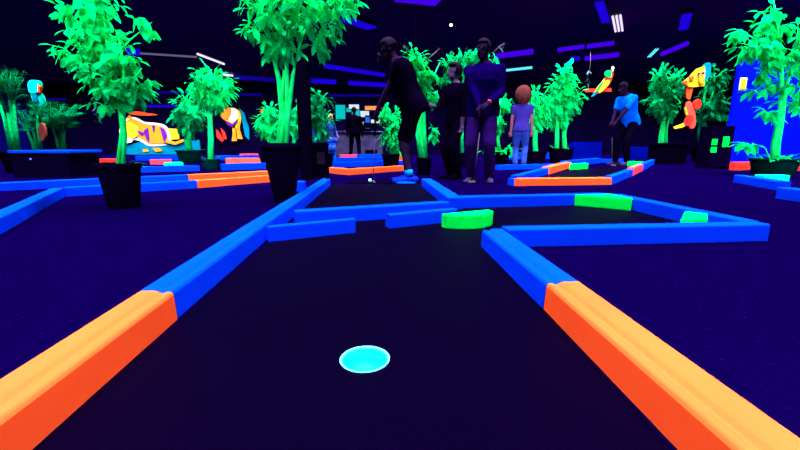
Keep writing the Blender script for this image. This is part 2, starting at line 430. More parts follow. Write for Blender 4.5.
# left near tree
L = P(124.5, 207); Y = L.y+.0
def R1(px, py, dy=0): return rel(px, py, Y+dy, L)
s = Y/F
tree(L, (.105, .142, .33), [
    ([(-.01, 0, .28), R1(123, 130), R1(119, 95), R1(112, 60, .05), R1(102, 20), R1(96, -20)], [.019, .018, .017, .014, .011, .006]),
    ([(.02, .01, .28), R1(125, 135), R1(122, 100), R1(124, 70, -.05), R1(118, 30)], [.016, .015, .013, .010, .005]),
    ([R1(119, 95), R1(132, 80), R1(142, 68)], [.009, .007, .003]),
    ([R1(112, 60, .05), R1(130, 40), R1(152, 22)], [.008, .005, .002])],
    [(R1(92, -2), (.24, .20, .16), 16), (R1(90, 24), (.22, .2, .16), 20), (R1(105, 55), (.26, .22, .18), 26), (R1(82, 55), (.17, .16, .10), 12),
     (R1(122, 82), (.20, .18, .16), 22), (R1(138, 75), (.13, .15, .12), 10), (R1(143, 26), (.10, .08, .06), 4), (R1(112, 102), (.13, .13, .08), 9), (R1(135, 97), (.09, .1, .07), 6), (R1(70, 14), (.08, .08, .05), 4), (R1(100, 75), (.15, .12, .12), 10)],
    .072, 3, 'tall potted tree left of the near fairway, in a straight dark pot', wr=.66, tufts=8)
# big centre tree
L = P(285, 201.5); Y = L.y
tree(L, (.085, .152, .475), [
    ([(-.03, 0, .42), R1(282, 110), R1(279, 80), R1(272, 50, .05), R1(262, 20)], [.024, .022, .020, .014, .006]),
    ([(.01, .02, .42), R1(287, 110), R1(287, 80), R1(286, 50), R1(292, 15)], [.022, .020, .018, .012, .006]),
    ([(.035, -.01, .42), R1(289, 110), R1(293, 75), R1(300, 42), R1(308, 22), R1(325, 5)], [.020, .018, .016, .014, .010, .004]),
    ([(-.005, -.03, .42), R1(284, 118), R1(282, 96), R1(284, 70)], [.018, .016, .014, .008])],
    [(R1(268, 8), (.22, .2, .18), 26), (R1(300, 5), (.26, .24, .18), 32), (R1(335, 8), (.20, .18, .14), 22), (R1(263, 32), (.17, .18, .14), 20), (R1(285, 38), (.18, .2, .14), 16),
     (R1(315, 30), (.20, .18, .10), 18), (R1(272, 50), (.11, .12, .10), 9), (R1(318, 48), (.08, .08, .06), 6), (R1(295, -25), (.4, .3, .2), 26), (R1(348, -4), (.1, .1, .12), 8)],
    .085, 11, 'big multi-stemmed tree in the tall tapered pot beside the column', wr=.44, tufts=6)
# small tree between the murals
L = P(211.5, 170); Y = L.y
tree(L, (.12, .17, .21), [([(0, 0, .15), R1(211, 140), R1(210, 118), R1(212, 90), R1(210, 70)], [.055, .05, .042, .03, .015]), ([R1(210, 118), R1(200, 100), R1(195, 90)], [.025, .02, .01]), ([R1(211, 112), R1(222, 96), R1(226, 85)], [.025, .02, .01])],
     [(R1(211, 76), (.26, .26, .20), 24), (R1(198, 86), (.20, .24, .20), 18), (R1(222, 84), (.24, .24, .22), 22), (R1(211, 95), (.26, .26, .20), 22), (R1(203, 100), (.18, .2, .14), 10), (R1(220, 101), (.16, .2, .12), 8)],
     .16, 21, 'small potted tree standing left of the walking animal mural', M_lf, M_trunk, M_potg, .42, tufts=6)
L = P(190, 163); Y = L.y
tree(L, (.24, .3, .33), [([(0, 0, .25), R1(188, 140), R1(187, 120), R1(186, 100)], [.09, .085, .07, .03])],
     [(R1(187, 103), (.28, .3, .26), 20), (R1(181, 112), (.24, .3, .24), 16), (R1(187, 122), (.28, .3, .24), 18), (R1(193, 114), (.26, .3, .26), 14)],
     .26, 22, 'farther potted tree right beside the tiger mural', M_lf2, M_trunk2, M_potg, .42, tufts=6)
L = P(270, 165.5); Y = L.y
tree(L, (.18, .24, .3), [([(0, 0, .25), R1(270, 145), R1(270, 125), R1(271, 108)], [.05, .045, .04, .02])],
     [(R1(270, 112), (.2, .2, .18), 18), (R1(266, 122), (.22, .22, .2), 20), (R1(275, 122), (.22, .22, .2), 20), (R1(270, 133), (.26, .22, .16), 18)],
     .17, 23, 'small bushy tree peeking out left behind the big centre pot', M_lf, M_trunk2, M_pot, .36)
L = P(292, 168); Y = L.y
tree(L, (.2, .26, .3), [([(0, 0, .25), R1(294, 145), R1(295, 125), R1(295, 108)], [.05, .045, .04, .02])],
     [(R1(296, 112), (.2, .2, .2), 14), (R1(293, 128), (.22, .22, .2), 14)],
     .17, 24, 'bushy tree right behind the stems of the big centre tree', M_lf2, M_trunk2, M_pot, .36)
L = P(321, 169); Y = L.y
tree(L, (.2, .26, .3), [([(0, 0, .25), R1(320, 140), R1(319, 115), R1(319, 98)], [.05, .045, .04, .02])],
     [(R1(320, 99), (.2, .2, .16), 16), (R1(317, 112), (.2, .2, .22), 18), (R1(322, 120), (.22, .2, .26), 18), (R1(318, 134), (.16, .2, .2), 10)],
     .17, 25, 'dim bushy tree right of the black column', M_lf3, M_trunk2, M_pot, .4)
# tree behind the golfer in shorts
L = P(424, 174.8); Y = L.y
tree(L, (.095, .125, .27), [([(-.04, 0, .2), R1(418, 135), R1(422, 108), R1(426, 85), R1(424, 60)], [.04, .038, .03, .02, .01]), ([(.03, 0, .2), R1(424, 132), R1(424, 108), R1(430, 85), R1(440, 62)], [.036, .034, .024, .012, .005]), ([(0, -.02, .2), R1(421, 140), R1(420, 112), R1(415, 90), R1(412, 60)], [.035, .033, .024, .016, .008])],
     [(R1(415, 58), (.18, .16, .16), 22), (R1(422, 74), (.18, .16, .18), 22), (R1(426, 92), (.15, .14, .16), 16), (R1(432, 70), (.10, .12, .12), 5), (R1(433, 100), (.08, .1, .1), 7), (R1(434, 132), (.06, .06, .10), 7), (R1(410, 70), (.2, .16, .2), 14)],
     .11, 26, 'bright tree right behind the golfer in shorts', M_lf, M_trunk, M_pot, .45)
L = P(391, 167.2); Y = L.y
tree(L, (.15, .19, .28), [([(0, 0, .2), R1(390, 140), R1(389, 120), R1(388, 108)], [.03, .028, .024, .012])],
     [(R1(386, 112), (.15, .16, .2), 16), (R1(396, 122), (.12, .16, .24), 14), (R1(389, 134), (.18, .16, .24), 16), (R1(396, 146), (.12, .14, .16), 8)],
     .14, 35, 'bushy tree showing left of the legs of the golfer in shorts', M_lf, M_trunk, M_pot, .45)
# tree behind the tall golfer
L = P(462, 166.6); Y = L.y
tree(L, (.15, .19, .3), [([(0, 0, .2), R1(462, 130), R1(462, 90), R1(466, 60)], [.04, .035, .03, .01])],
     [(R1(451, 66), (.20, .2, .22), 20), (R1(462, 62), (.22, .2, .22), 22), (R1(474, 58), (.20, .2, .28), 22), (R1(446, 78), (.16, .16, .16), 12), (R1(497, 60), (.10, .1, .13), 5), (R1(484, 66), (.26, .2, .2), 14)],
     .13, 27, 'tree whose crown shows over the dark-haired child in black', M_lf2, M_trunk2, M_pot, .5)
L = P(500, 163.6); Y = L.y
tree(L, (.18, .24, .3), [([(0, 0, .2), R1(498, 140), R1(499, 115), R1(501, 95)], [.045, .04, .035, .02])],
     [(R1(505, 104), (.12, .14, .2), 12), (R1(500, 120), (.12, .14, .24), 10), (R1(503, 150), (.5, .3, .16), 16)],
     .15, 28, 'narrow tree squeezed between the tall golfer and the auburn-haired person', M_lf, M_trunk, M_pot, .5)
# pair right of centre
L = P(535, 164.6); Y = L.y
tree(L, (.2, .26, .32), [([(0, 0, .2), R1(535, 138), R1(536, 120), R1(535, 100)], [.065, .06, .05, .02])],
     [(R1(535, 98), (.22, .2, .2), 18), (R1(530, 110), (.20, .2, .24), 18), (R1(541, 110), (.22, .2, .24), 18), (R1(535, 122), (.24, .2, .16), 12)],
     .19, 29, 'smaller left one of the two trees behind the mid right hole', M_lf, M_trunk, M_pot, .5)
L = P(560, 163.4); Y = L.y
tree(L, (.24, .30, .38), [([(-.1, 0, .25), R1(557, 135), R1(558, 110), R1(560, 85)], [.06, .055, .045, .02]), ([(.1, 0, .25), R1(564, 135), R1(565, 110), R1(568, 90)], [.06, .055, .045, .02])],
     [(R1(566, 74), (.20, .24, .30), 18), (R1(561, 88), (.30, .3, .28), 28), (R1(556, 102), (.36, .3, .3), 30), (R1(569, 100), (.32, .3, .34), 30), (R1(560, 116), (.42, .3, .22), 22)],
     .21, 30, 'bigger right one of the two trees behind the mid right hole', M_lf, M_trunk, M_pot, .5, tufts=8)
L = P(661, 161.4); Y = L.y
tree(L, (.24, .30, .38), [([(-.05, 0, .25), R1(661, 138), R1(664, 118), R1(666, 90)], [.075, .07, .05, .02]), ([(.1, 0, .25), R1(666, 128), R1(672, 110)], [.05, .04, .02])],
     [(R1(661, 78), (.28, .3, .34), 26), (R1(668, 90), (.30, .3, .32), 26), (R1(657, 98), (.24, .3, .3), 18), (R1(668, 110), (.36, .3, .26), 24), (R1(676, 84), (.2, .24, .34), 14)],
     .21, 31, 'tree left of the orange monkey mural', M_lf2, M_trunk, M_pot, .5)
L = P(702, 161.6); Y = L.y
tree(L, (.24, .30, .38), [([(-.06, 0, .25), R1(699, 135), R1(703, 110), R1(706, 85)], [.055, .05, .045, .02]), ([(.06, 0, .25), R1(702, 135), R1(706, 112), R1(714, 90)], [.05, .045, .04, .02])],
     [(R1(714, 78), (.26, .3, .36), 22), (R1(712, 98), (.36, .3, .36), 30), (R1(706, 114), (.34, .3, .24), 22), (R1(720, 108), (.2, .24, .3), 12)],
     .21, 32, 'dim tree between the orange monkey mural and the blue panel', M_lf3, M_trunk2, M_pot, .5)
# near right tree
L = P(772, 175.5); Y = L.y
tree(L, (.25, .30, .26), [([(-.02, 0, .2), R1(775, 140), R1(780, 115), R1(782, 90), R1(781, 55), R1(777, 20), R1(770, -15)], [.044, .040, .036, .030, .022, .015, .007]), ([(.03, 0, .2), R1(778, 145), R1(783, 115), R1(787, 85), R1(795, 60)], [.036, .032, .026, .018, .008]),
      ([R1(781, 55), R1(765, 45), R1(745, 33)], [.02, .012, .006]), ([(-.1, -.05, .22), R1(765, 148), R1(752, 143)], [.008, .006, .004])],
     [(R1(771, 14), (.20, .2, .2), 6), (R1(768, 30), (.24, .24, .16), 9), (R1(746, 32), (.24, .14, .06), 5), (R1(762, 46), (.38, .3, .16), 15), (R1(778, 56), (.34, .3, .16), 10), (R1(770, 74), (.22, .2, .26), 6), (R1(796, 72), (.28, .3, .36), 13), (R1(798, 38), (.2, .2, .26), 6), (R1(798, 100), (.2, .3, .24), 7), (R1(762, 92), (.16, .14, .12), 4), (R1(768, 112), (.16, .14, .12), 4), (R1(749, 144), (.14, .1, .08), 4)],
     .165, 33, 'tall potted tree at the right edge before the blue panel', M_lf, M_trunk, M_potg, .5, tufts=30)
# palms behind the planter box
def palm(px, base_y, y, top, seed, label, spread, n=12, m=M_lf3):
    L = D(px, base_y, y); L.z = 0.0
    root = empty('potted_palm', L); r = random.Random(seed)
    pot_mesh(root, .16, .22, .36, M_pot)
    h = (D(px, top, y)-L).z
    sv, sf, lv, lf = [], [], [], []
    for k in range(4):
        a = r.uniform(0, 6.28); tip = V((.10*math.cos(a), .1*math.sin(a), h*r.uniform(.5, .75)))
        tube_geo([(.05*math.cos(a), .05*math.sin(a), .3), tip*.6+V((0, 0, .1)), tip], [.03, .025, .018], 6, sv, sf)
        for j in range(n):
            b = r.uniform(0, 6.28); rise = r.uniform(.1, 1.0)
            e = V((math.cos(b)*spread*r.uniform(.5, 1), math.sin(b)*spread*r.uniform(.5, 1), (h-tip.z)*rise))
            pts = [tip+e*t+V((0, 0, -.35*spread*t*t+.25*spread*t)) for t in (0, .25, .5, .75, 1)]
            tube_geo(pts, [.008, .007, .006, .005, .003], 4, lv, lf)
            for i in range(9):
                t = .15+.85*i/9; p = tip+e*t+V((0, 0, -.35*spread*t*t+.25*spread*t))
                sd = e.cross(V((0, 0, 1))).normalized()
                for sgn in (1, -1):
                    leaf_geo(lv, lf, p, sd*sgn+e.normalized()*.7+V((0, 0, -.3)), V((0, 0, 1)), spread*.36, spread*.055, .3)
    mesh_obj('stem', sv, sf, M_trunk2, root, True); mesh_obj('foliage', lv, lf, m, root)
    return tag(root, label, 'potted palm', 'palms behind the planter box')
palm(15, 150, 6.75, 62, 41, 'tall palm at the left edge behind the planter box', .24, 10, M_lf3)
palm(38, 150, 7.55, 94, 42, 'middle palm below the aqua parrot figure', .24, 10, M_lf3)
palm(62, 150, 8.5, 98, 43, 'right palm behind the planter box', .40, 12, M_lf3)
# dry leaf sprays hanging in the dark at the left and above
def spray(px, py, y, seed, label, size=.4):
    c = D(px, py, y); root = empty('leaf_spray', c); r = random.Random(seed); vs, fs = [], []; tv, tf = [], []
    top = V((0, 0, HC-c.z))
    tube_geo([(0, 0, -size*.5), (0.03, 0, size), top], .006, 4, tv, tf)
    for k in range(14):
        z = r.uniform(-.5, .6)*size; p = V((0.02, 0, z)); leaf_geo(vs, fs, p, rv(r)+V((0, 0, -.4)), V((0, 0, 1)), size*.35, size*.13)
    mesh_obj('leaves', vs, fs, M_lfd, root); mesh_obj('vine', tv, tf, M_twig, root, True)
    tag(root, label, 'hanging leaves', 'dim leaf sprays hanging from the ceiling')
M_lfd = mat('faded leaf dye', (.03, .06, .10), .7, .1)
spray(97, 118, 12, 51, 'dim leaf spray hanging left of the tiger mural', .5)
spray(414, 34, 9.5, 52, 'dim leaf spray hanging above the golfer in shorts', .3)
spray(377, 52, 9.5, 53, 'dim leaf spray hanging left of the golfer in shorts', .3)
spray(588, 78, 13, 54, 'dim leaf spray hanging left of the parrot cut-out', .4)

# ------------------------------------------------------------------ planter box, bin, column, kiosk, blue panel
pl = P(5, 178.5); pr = P(78, 177); yb = (pl.y+pr.y)/2
w = pr.x-pl.x; zt = D(40, 150.4, yb).z
box = empty('planter_box', ((pl.x+pr.x)/2, yb+.3, 0))
bm_obj('box_wall', box_bm((w, .6, zt-.04), (0, 0, (zt-.04)/2)), M_cab, box, False, None, .004)
bm_obj('top_rail', box_bm((w+.06, .64, .04), (.02, 0, zt-.02)), M_bl, box, False, None, .008)
il = lathe('indicator_lamp', [(.012, 0), (.012, .01), (.001, .013)], E_led, box, 10, (0, 0, 0)); il.rotation_euler = (math.pi/2, 0, 0)
il.location = (D(31, 159, yb).x-box.location.x, -.302, D(31, 159, yb).z)
tag(box, 'low black planter box with a blue top at the left', 'planter box')

Lc = P(306, 180)
col = struct(bm_obj('pillar', box_bm((.15, .15, HC), (0, 0, HC/2)), M_blk, None)); col.location = (Lc.x, Lc.y+.08, 0)
bn = P(319.5, 178); bi = empty('litter_bin', (bn.x, bn.y+.13, 0))
bh = D(319, 142, bn.y).z
bm_obj('body', box_bm((.20, .22, bh-.08), (0, 0, (bh-.08)/2)), M_blk, bi, False, None, .01)
bm_obj('lid', box_bm((.21, .23, .08), (0, 0, bh-.04)), M_cab, bi, False, None, .02, 3)
bm_obj('label_plate', box_bm((.11, .006, .17), (.025, -.112, bh*.55)), M_lp, bi)
tag(bi, 'dark litter bin right of the black column', 'litter bin')

ky = 7.9
k0, k1 = D(708.5, 150, ky), D(732, 150, ky); kz = D(715, 126, ky).z
ko = empty('cabinet', ((k0.x+k1.x)/2, ky+.3, 0))
bm_obj('body', box_bm((k1.x-k0.x, .30, kz), (0, -.15, kz/2)), M_cab, ko, False, None, .008)
bm_obj('door', box_bm(((k1.x-k0.x)*.9, .02, kz*.86), (0, -.31, kz*.47)), M_cab, ko, False, None, .004)
for (a, b_, c, d_) in ((710.5, 139, 717, 145), (709.5, 147, 716, 152.5), (721, 136.5, 729, 147)):
    p, q = D(a, d_, ky), D(c, b_, ky)
    bm_obj('sticker', box_bm((q.x-p.x, .006, q.z-p.z), ((p.x+q.x)/2-ko.location.x, -.323, (p.z+q.z)/2)), MATS['green fluorescent paint'], ko)['label'] = 'bright green square sticker'
tag(ko, 'black cabinet with three green stickers left of the blue panel', 'cabinet')
co0, co1 = D(664, 150, 9.4), D(694, 150, 9.4)
cz = D(680, 143, 9.4).z
tbl = empty('counter', ((co0.x+co1.x)/2, 9.8, 0))
bm_obj('body', box_bm((co1.x-co0.x, .4, cz-.04), (0, 0, (cz-.04)/2)), M_blk, tbl)
bm_obj('top', box_bm((co1.x-co0.x+.04, .46, .04), (0, 0, cz-.02)), M_cab, tbl, False, None, .005)
tag(tbl, 'low black counter left of the cabinet with green stickers', 'counter')

by = 8.9
p0, p1 = D(727, 150, by), D(840, 150, by-.0); bz = D(740, 57, by).z
bp = empty('partition_panel', ((p0.x+p1.x)/2, by+.06, 0))
bm_obj('panel', box_bm((p1.x-p0.x, .10, bz), (0, 0, bz/2)), M_bwall, bp, False, None, .01)
pz = D(743, 84, by); 
sw = bm_obj('wall_plate', box_bm((.15, .012, .26), (pz.x-bp.location.x, -.056, pz.z)), M_wh, bp, False, None, .003)
bm_obj('inset', box_bm((.11, .012, .20), (pz.x-bp.location.x, -.064, pz.z)), M_ye, sw)
tag(bp, 'tall bright blue panel with a yellow plate at the right', 'partition panel')

# ------------------------------------------------------------------ murals (painted cut-outs with real thickness)
def cut(parent, name, pts, y, m, th=.05, lift=0.0, label=None, smooth_n=0):
    q = [D(px, py, y) for px, py in pts]
    if smooth_n:                                           # round the outline (closed Catmull-Rom)
        o = []
        n = len(q)
        for i in range(n):
            a, b, c, d = q[i-1], q[i], q[(i+1) % n], q[(i+2) % n]
            for k in range(smooth_n):
                t = k/smooth_n
                o.append(.5*((2*b)+(c-a)*t+(2*a-5*b+4*c-d)*t*t+(3*b-a-3*c+d)*t**3))
        q = o
    q = [V((p.x, y-lift, p.z))-parent.location for p in q]
    bm = prism_bm(q, (0, th, 0))
    o = bm_obj(name, bm, m, parent)
    if label: o['label'] = label
    return o
def art(px, py, y, label, name='mural', cat='mural', grp='glowing animal cut-outs'):
    e = empty(name, D(px, py, y)); tag(e, label, cat, grp); return e
YM = 19.85
a = art(160, 155, YM, 'mural of a reclining orange tiger on the far left wall')
cut(a, 'base', [(122, 146), (140, 142), (165, 143), (185, 141), (199, 140), (201, 155), (120, 155)], YM, M_tl, .06, .0, 'teal grass base')
cut(a, 'panel_strip', [(163, 128), (179, 129), (179, 139), (165, 140)], YM, M_ye, .04, -.0, 'yellow strip')
cut(a, 'outline', [(124, 122), (130, 117), (137, 118), (145, 122), (157, 123), (166, 126), (170, 135), (169, 144), (150, 146), (140, 141), (128, 139), (122, 132)], YM, M_wh, .05, .03, 'white outline', 4)
cut(a, 'body', [(126, 123), (131, 119), (137, 120), (146, 124), (157, 125), (165, 128), (168, 136), (166, 143), (150, 143), (141, 138), (132, 136), (126, 132)], YM, M_oy, .05, .06, None, 4)
cut(a, 'head', [(121, 128), (127, 122), (135, 124), (140, 130), (136, 138), (126, 138), (121, 134)], YM, M_ye, .05, .09, 'yellow head', 4)
cut(a, 'stripe', [(145, 131), (149, 128), (150, 136), (150, 143), (147, 138)], YM, M_pu, .05, .11)
cut(a, 'stripe', [(161, 127), (165, 129), (168, 136), (166, 143), (164, 138)], YM, M_pu, .05, .11)
cut(a, 'stripe', [(137, 130), (146, 133), (143, 136)], YM, M_pu, .05, .11)
cut(a, 'paw', [(124, 137), (132, 138), (133, 142), (125, 143)], YM, M_wh, .05, .10, 'white paw', 3)
cut(a, 'flower', [(143, 149), (148, 149), (149, 151.5), (144, 152)], YM, M_oy, .04, .05); cut(a, 'flower', [(153, 148), (160, 148), (163, 151), (156, 152)], YM, M_oy, .04, .05)
cut(a, 'eye', [(124.5, 127), (127, 126), (127.5, 128), (125, 128.5)], YM, M_pu, .04, .13)
cut(a, 'muzzle', [(121, 130), (127, 130), (128, 135), (122, 135)], YM, M_wh, .05, .12, 'white muzzle', 3)
cut(a, 'stripe', [(153, 125), (156, 126), (155, 133)], YM, M_pu, .05, .11)
cut(a, 'tail', [(166, 139), (176, 142), (184, 139), (185, 141.5), (176, 145), (165, 142)], YM, M_oy, .04, .10)
cut(a, 'ear', [(128, 118), (131, 115), (133, 119)], YM, M_oy, .04, .10)
a = art(142, 113, YM, 'long orange leaf painted above the reclining tiger')
cut(a, 'leaf', [(127, 112), (136, 111), (148, 113), (158, 114.5), (148, 115.5), (134, 115)], YM, M_or, .05, .0, None, 3)
a = art(232, 140, YM, 'mural of a walking yellow and white animal right of the small tree')
cut(a, 'body', [(222, 110), (228, 108), (234, 108), (240, 112), (241, 120), (239, 127), (233, 128), (227, 122), (223, 118)], YM, M_ye, .05, .03, None, 4)
cut(a, 'head', [(221, 110), (226, 107), (231, 109), (231, 116), (226, 120), (222, 117)], YM, M_oy, .05, .10, 'amber head', 3)
cut(a, 'ear', [(222, 109), (224, 105.5), (226, 108)], YM, M_oy, .04, .11)
cut(a, 'chest', [(231, 109), (237, 110), (239, 117), (234, 122), (229, 119)], YM, M_wh, .05, .07, 'white chest', 4)
cut(a, 'leg', [(232, 124), (236, 124), (236, 134), (237, 141), (232, 141), (233, 133)], YM, M_oy, .05, .03)
cut(a, 'leg', [(237, 124), (240, 121), (240, 130), (243, 139), (238, 139), (237, 131)], YM, M_oy, .05, .05)
cut(a, 'stripe', [(227, 121), (233, 124), (238, 119), (237, 123), (232, 127), (227, 124)], YM, M_pu, .05, .09)
cut(a, 'leaf', [(239, 108), (244, 113), (249, 128), (249, 140), (245, 136), (243, 124)], YM, M_tl, .05, .01, 'teal leaf')
cut(a, 'leaf', [(216, 129), (219, 132), (224, 140), (222, 142), (217, 137)], YM, M_rd, .05, .02, 'red leaf')
cut(a, 'leaf', [(221, 128), (225, 132), (227, 139), (224, 139)], YM, M_rd, .05, .04, 'red leaf')
a = art(200, 122, YM, 'small orange shape showing between the two small trees')
cut(a, 'leaf', [(196, 116), (200, 120), (203, 126), (199, 125), (196, 121)], YM, M_sa, .05, .0)
a = art(265, 110, YM, 'small orange mark above the bushy tree left of the centre pot')
cut(a, 'leaf', [(259, 112), (263, 108), (265, 111), (262, 113)], YM, M_or, .05, .0)
YP = 14.5
a = art(600, 92, YP, 'cut-out of a red, yellow and green parrot on a red branch', 'parrot_cutout', 'cut-out')
cut(a, 'branch', [(584, 89), (611, 88), (612, 91.5), (586, 92)], YP, M_rd, .05, .0, 'red branch')
cut(a, 'body', [(593, 93), (600, 84), (606, 76), (611, 70), (613, 74), (610, 83), (604, 90), (597, 94)], YP, M_rd, .05, .03, None, 3)
cut(a, 'wing', [(598, 90), (603, 83), (608, 80), (608, 84), (603, 90), (599, 93)], YP, M_ye, .04, .06, 'yellow wing', 3)
cut(a, 'back_feathers', [(594, 93), (598, 86), (604, 79), (602, 84), (598, 90)], YP, M_gr, .04, .07, 'green back feathers')
cut(a, 'head', [(604, 73), (607, 70.5), (610, 72), (610, 77), (605, 77)], YP, M_gr, .05, .08, 'green head', 3)
cut(a, 'beak', [(611, 69), (612, 66), (613.5, 68), (612, 72)], YP, M_wh, .05, .06, 'white beak')
cut(a, 'tail', [(591, 97), (594, 92), (597, 93), (594, 96)], YP, M_tl, .05, .05, 'teal tail')
tube('hanging_wire', [D(612, 90, YP)-a.location, D(612, 90, YP)-a.location+V((0, .05, HC-D(612, 90, YP).z))], .006, M_fix, a, 5)
YK = 10.55
a = art(692, 118, YK, 'cut-out of an orange and yellow monkey between two trees', 'monkey_cutout', 'cut-out')
cut(a, 'head', [(683, 82), (690, 76), (696, 69), (704, 66), (704, 86), (696, 87), (688, 87)], YK, M_ye, .05, .03, 'yellow head')
cut(a, 'muzzle', [(697, 77), (702, 76), (703, 82), (698, 84)], YK, M_oy, .04, .06, None, 3)
cut(a, 'eye', [(696.5, 73.5), (698.5, 73), (698.5, 75), (697, 75.3)], YK, M_pu, .04, .07); cut(a, 'eye', [(700.5, 72.5), (702.5, 72.2), (702.5, 74.5), (701, 74.8)], YK, M_pu, .04, .07)
cut(a, 'ear', [(681, 83), (686, 80), (686, 86)], YK, M_or, .05, .05)
cut(a, 'mane', [(703, 66), (707, 62.5), (711, 64), (710, 74), (706, 80), (703, 78)], YK, M_tl, .05, .01, 'green mane', 3)
cut(a, 'body', [(685, 106), (689, 101), (693, 108), (695, 118), (694, 127), (689, 128), (687, 118)], YK, M_sa, .05, .03, 'red body', 3)
cut(a, 'neck', [(686, 86), (694, 86), (692, 93), (690, 100), (687, 98)], YK, M_or, .05, .0)
cut(a, 'tail', [(683, 108), (685, 107), (687, 115), (685, 115)], YK, M_ye, .04, .05)
cut(a, 'arm', [(692, 103), (697, 99), (699.5, 101), (700, 106), (695, 110)], YK, M_rd, .05, .05, 'red arm', 2)
cut(a, 'leg', [(687, 115), (692, 117), (690, 124), (684, 126), (683, 122.5)], YK, M_rd, .05, .06, 'red leg', 2)
cut(a, 'stripe', [(688, 77), (693, 76), (692, 80), (688, 81)], YK, M_or, .04, .06)
cut(a, 'foot', [(673, 127), (681, 124), (688, 121), (688, 124), (681, 127.5), (674, 129)], YK, M_ye, .04, .05, 'yellow foot')
tube('post', [D(690, 110, YK)-a.location+V((0, .06, 0)), V((0, .06, -a.location.z))+V((D(690, 110, YK).x-a.location.x, 0, 0))], .02, M_blk, a, 6)
YQ = 9.2
a = art(36, 100, YQ, 'aqua parrot figure above the middle palm', 'parrot_cutout', 'cut-out')
cut(a, 'head', [(29, 83), (32, 80), (39, 81), (41, 86), (39, 92), (31, 93), (29, 88)], YQ, M_cy, .08, .03, None, 3)
cut(a, 'body', [(31, 93), (38, 92), (42, 97), (43, 105), (36, 106), (32, 99)], YQ, M_cy, .08, .0, None, 3)
cut(a, 'beak', [(39.5, 84), (42, 87), (41.5, 94), (39.5, 91)], YQ, M_or, .06, .05, 'orange beak')
cut(a, 'wing', [(33, 95), (37, 94), (39, 101), (36, 104)], YQ, M_tl, .06, .05, 'teal wing')
tube('post', [D(36, 103, YQ)-a.location+V((0, .06, 0)), V((0, .06, -a.location.z))], .02, M_blk, a, 6)
a = art(41, 128, 7.15, 'small dull red figure among the left palms', 'figure_cutout', 'cut-out')
cut(a, 'body', [(38, 128), (41, 123), (44, 127), (45, 136), (42, 141), (39, 136)], 7.15, mat('dull red paint', (.30, .06, .05)), .05, 0, None, 3)
tube('post', [V((0, .06, 0)), V((0, .06, -a.location.z))], .012, M_blk, a, 6)
# dry twigs above the golfers
def twig(pts, y, label):
    e = empty('dry_twig', D(*pts[0], y)); q = [D(px, py, y)-e.location for px, py in pts]
    tube('stem', q, .008, M_twig, e, 5); vs, fs = [], []
    r = random.Random(pts[0][0])
    for p in q[1:]:
        for k in range(2): leaf_geo(vs, fs, p, rv(r), V((0, 0, 1)), .10, .04)
    mesh_obj('leaves', vs, fs, M_lfd, e); tag(e, label, 'twig', 'bare twigs over the golfers')
twig([(494, 52), (499, 47), (505, 43)], 5.6, 'bare twig right of the tall golfer head')
twig([(424, 62), (433, 55), (440, 48)], 5.64, 'bare twig sticking out of the tree behind the golfer in shorts')
twig([(409, 50), (403, 45)], 5.64, 'short pale twig at the upper left of the tree behind the golfer in shorts')

# ------------------------------------------------------------------ far counter, screens, seat
cy_ = 16.5
c0, c1 = D(333, 150, cy_), D(382, 150, cy_); cz = D(350, 131, cy_).z
ct_ = empty('service_counter', ((c0.x+c1.x)/2, cy_+.4, 0))
bm_obj('body', box_bm((c1.x-c0.x, .7, cz-.05), (0, 0, (cz-.05)/2)), M_steel, ct_, False, None, .01)
bm_obj('worktop', box_bm((c1.x-c0.x+.1, .8, .05), (0, 0, cz-.025)), M_steel, ct_, False, None, .01)
bm_obj('vent_panel', box_bm((.5, .02, .18), (D(371, 150, cy_).x-ct_.location.x, -.36, .18)), M_blk, ct_)
tag(ct_, 'long grey service counter at the back of the hall', 'counter')
def screen(x0, y0, x1, y1, y, m, label, name='menu_screen', cat='screen', th=.07):
    p, q = D(x0, y1, y), D(x1, y0, y); e = empty(name, ((p.x+q.x)/2, y, (p.z+q.z)/2))
    w, h = q.x-p.x, q.z-p.z
    bm_obj('housing', box_bm((w+.06, th, h+.06), (0, th/2+.005, 0)), M_fix, e, False, None, .01)
    bm_obj('display', box_bm((w, .01, h), (0, 0, 0)), m, e)
    return tag(e, label, cat, 'glowing screens behind the counter')
ys = YB-.09
screen(336, 105, 345, 119, ys, E_scy, 'cyan screen left behind the counter')
screen(346.5, 108, 357, 112, ys, E_scy, 'narrow cyan screen over the counter')
screen(349, 104.5, 359, 109, ys-.16, E_swh, 'pale screen above the person at the counter')
screen(352, 110, 359.5, 118, ys-.16, E_scy, 'cyan screen beside the head of the person at the counter')
screen(365, 106, 377, 110, ys, E_sor, 'orange lit menu screen over the counter')
screen(360, 111, 369, 117, ys-.1, E_swh, 'white screen below the orange menu screen')
screen(371, 119.5, 380, 123, ys-.1, E_swh, 'low white screen right of the cyan cooler')
screen(361.5, 122, 364, 128, 17.6, E_swh, 'small white lamp box by the elbow of the person at the counter')
# cooler on the counter
cc = D(368, 131, 16.9); co = empty('drinks_cooler', (cc.x, 16.9, cz))
hh = D(368, 115.5, 16.9).z-cz
bm_obj('body', box_bm((.22, .3, hh), (0, 0, hh/2)), M_fix, co, False, None, .02)
bm_obj('display_window', box_bm((.17, .01, hh*.75), (0, -.155, hh*.52)), E_sbl, co)
tag(co, 'narrow cyan-lit cooler on the grey counter', 'cooler')
cc = D(367, 131, 16.6); mo = empty('till', (cc.x, 16.62, cz))
bm_obj('base', box_bm((.3, .28, .1), (0, 0, .05)), M_blk, mo, False, None, .02); bm_obj('monitor', box_bm((.3, .05, .22), (0, .02, .23)), M_blk, mo, False, None, .01)
tag(mo, 'dark till on the grey counter below the cooler', 'till')

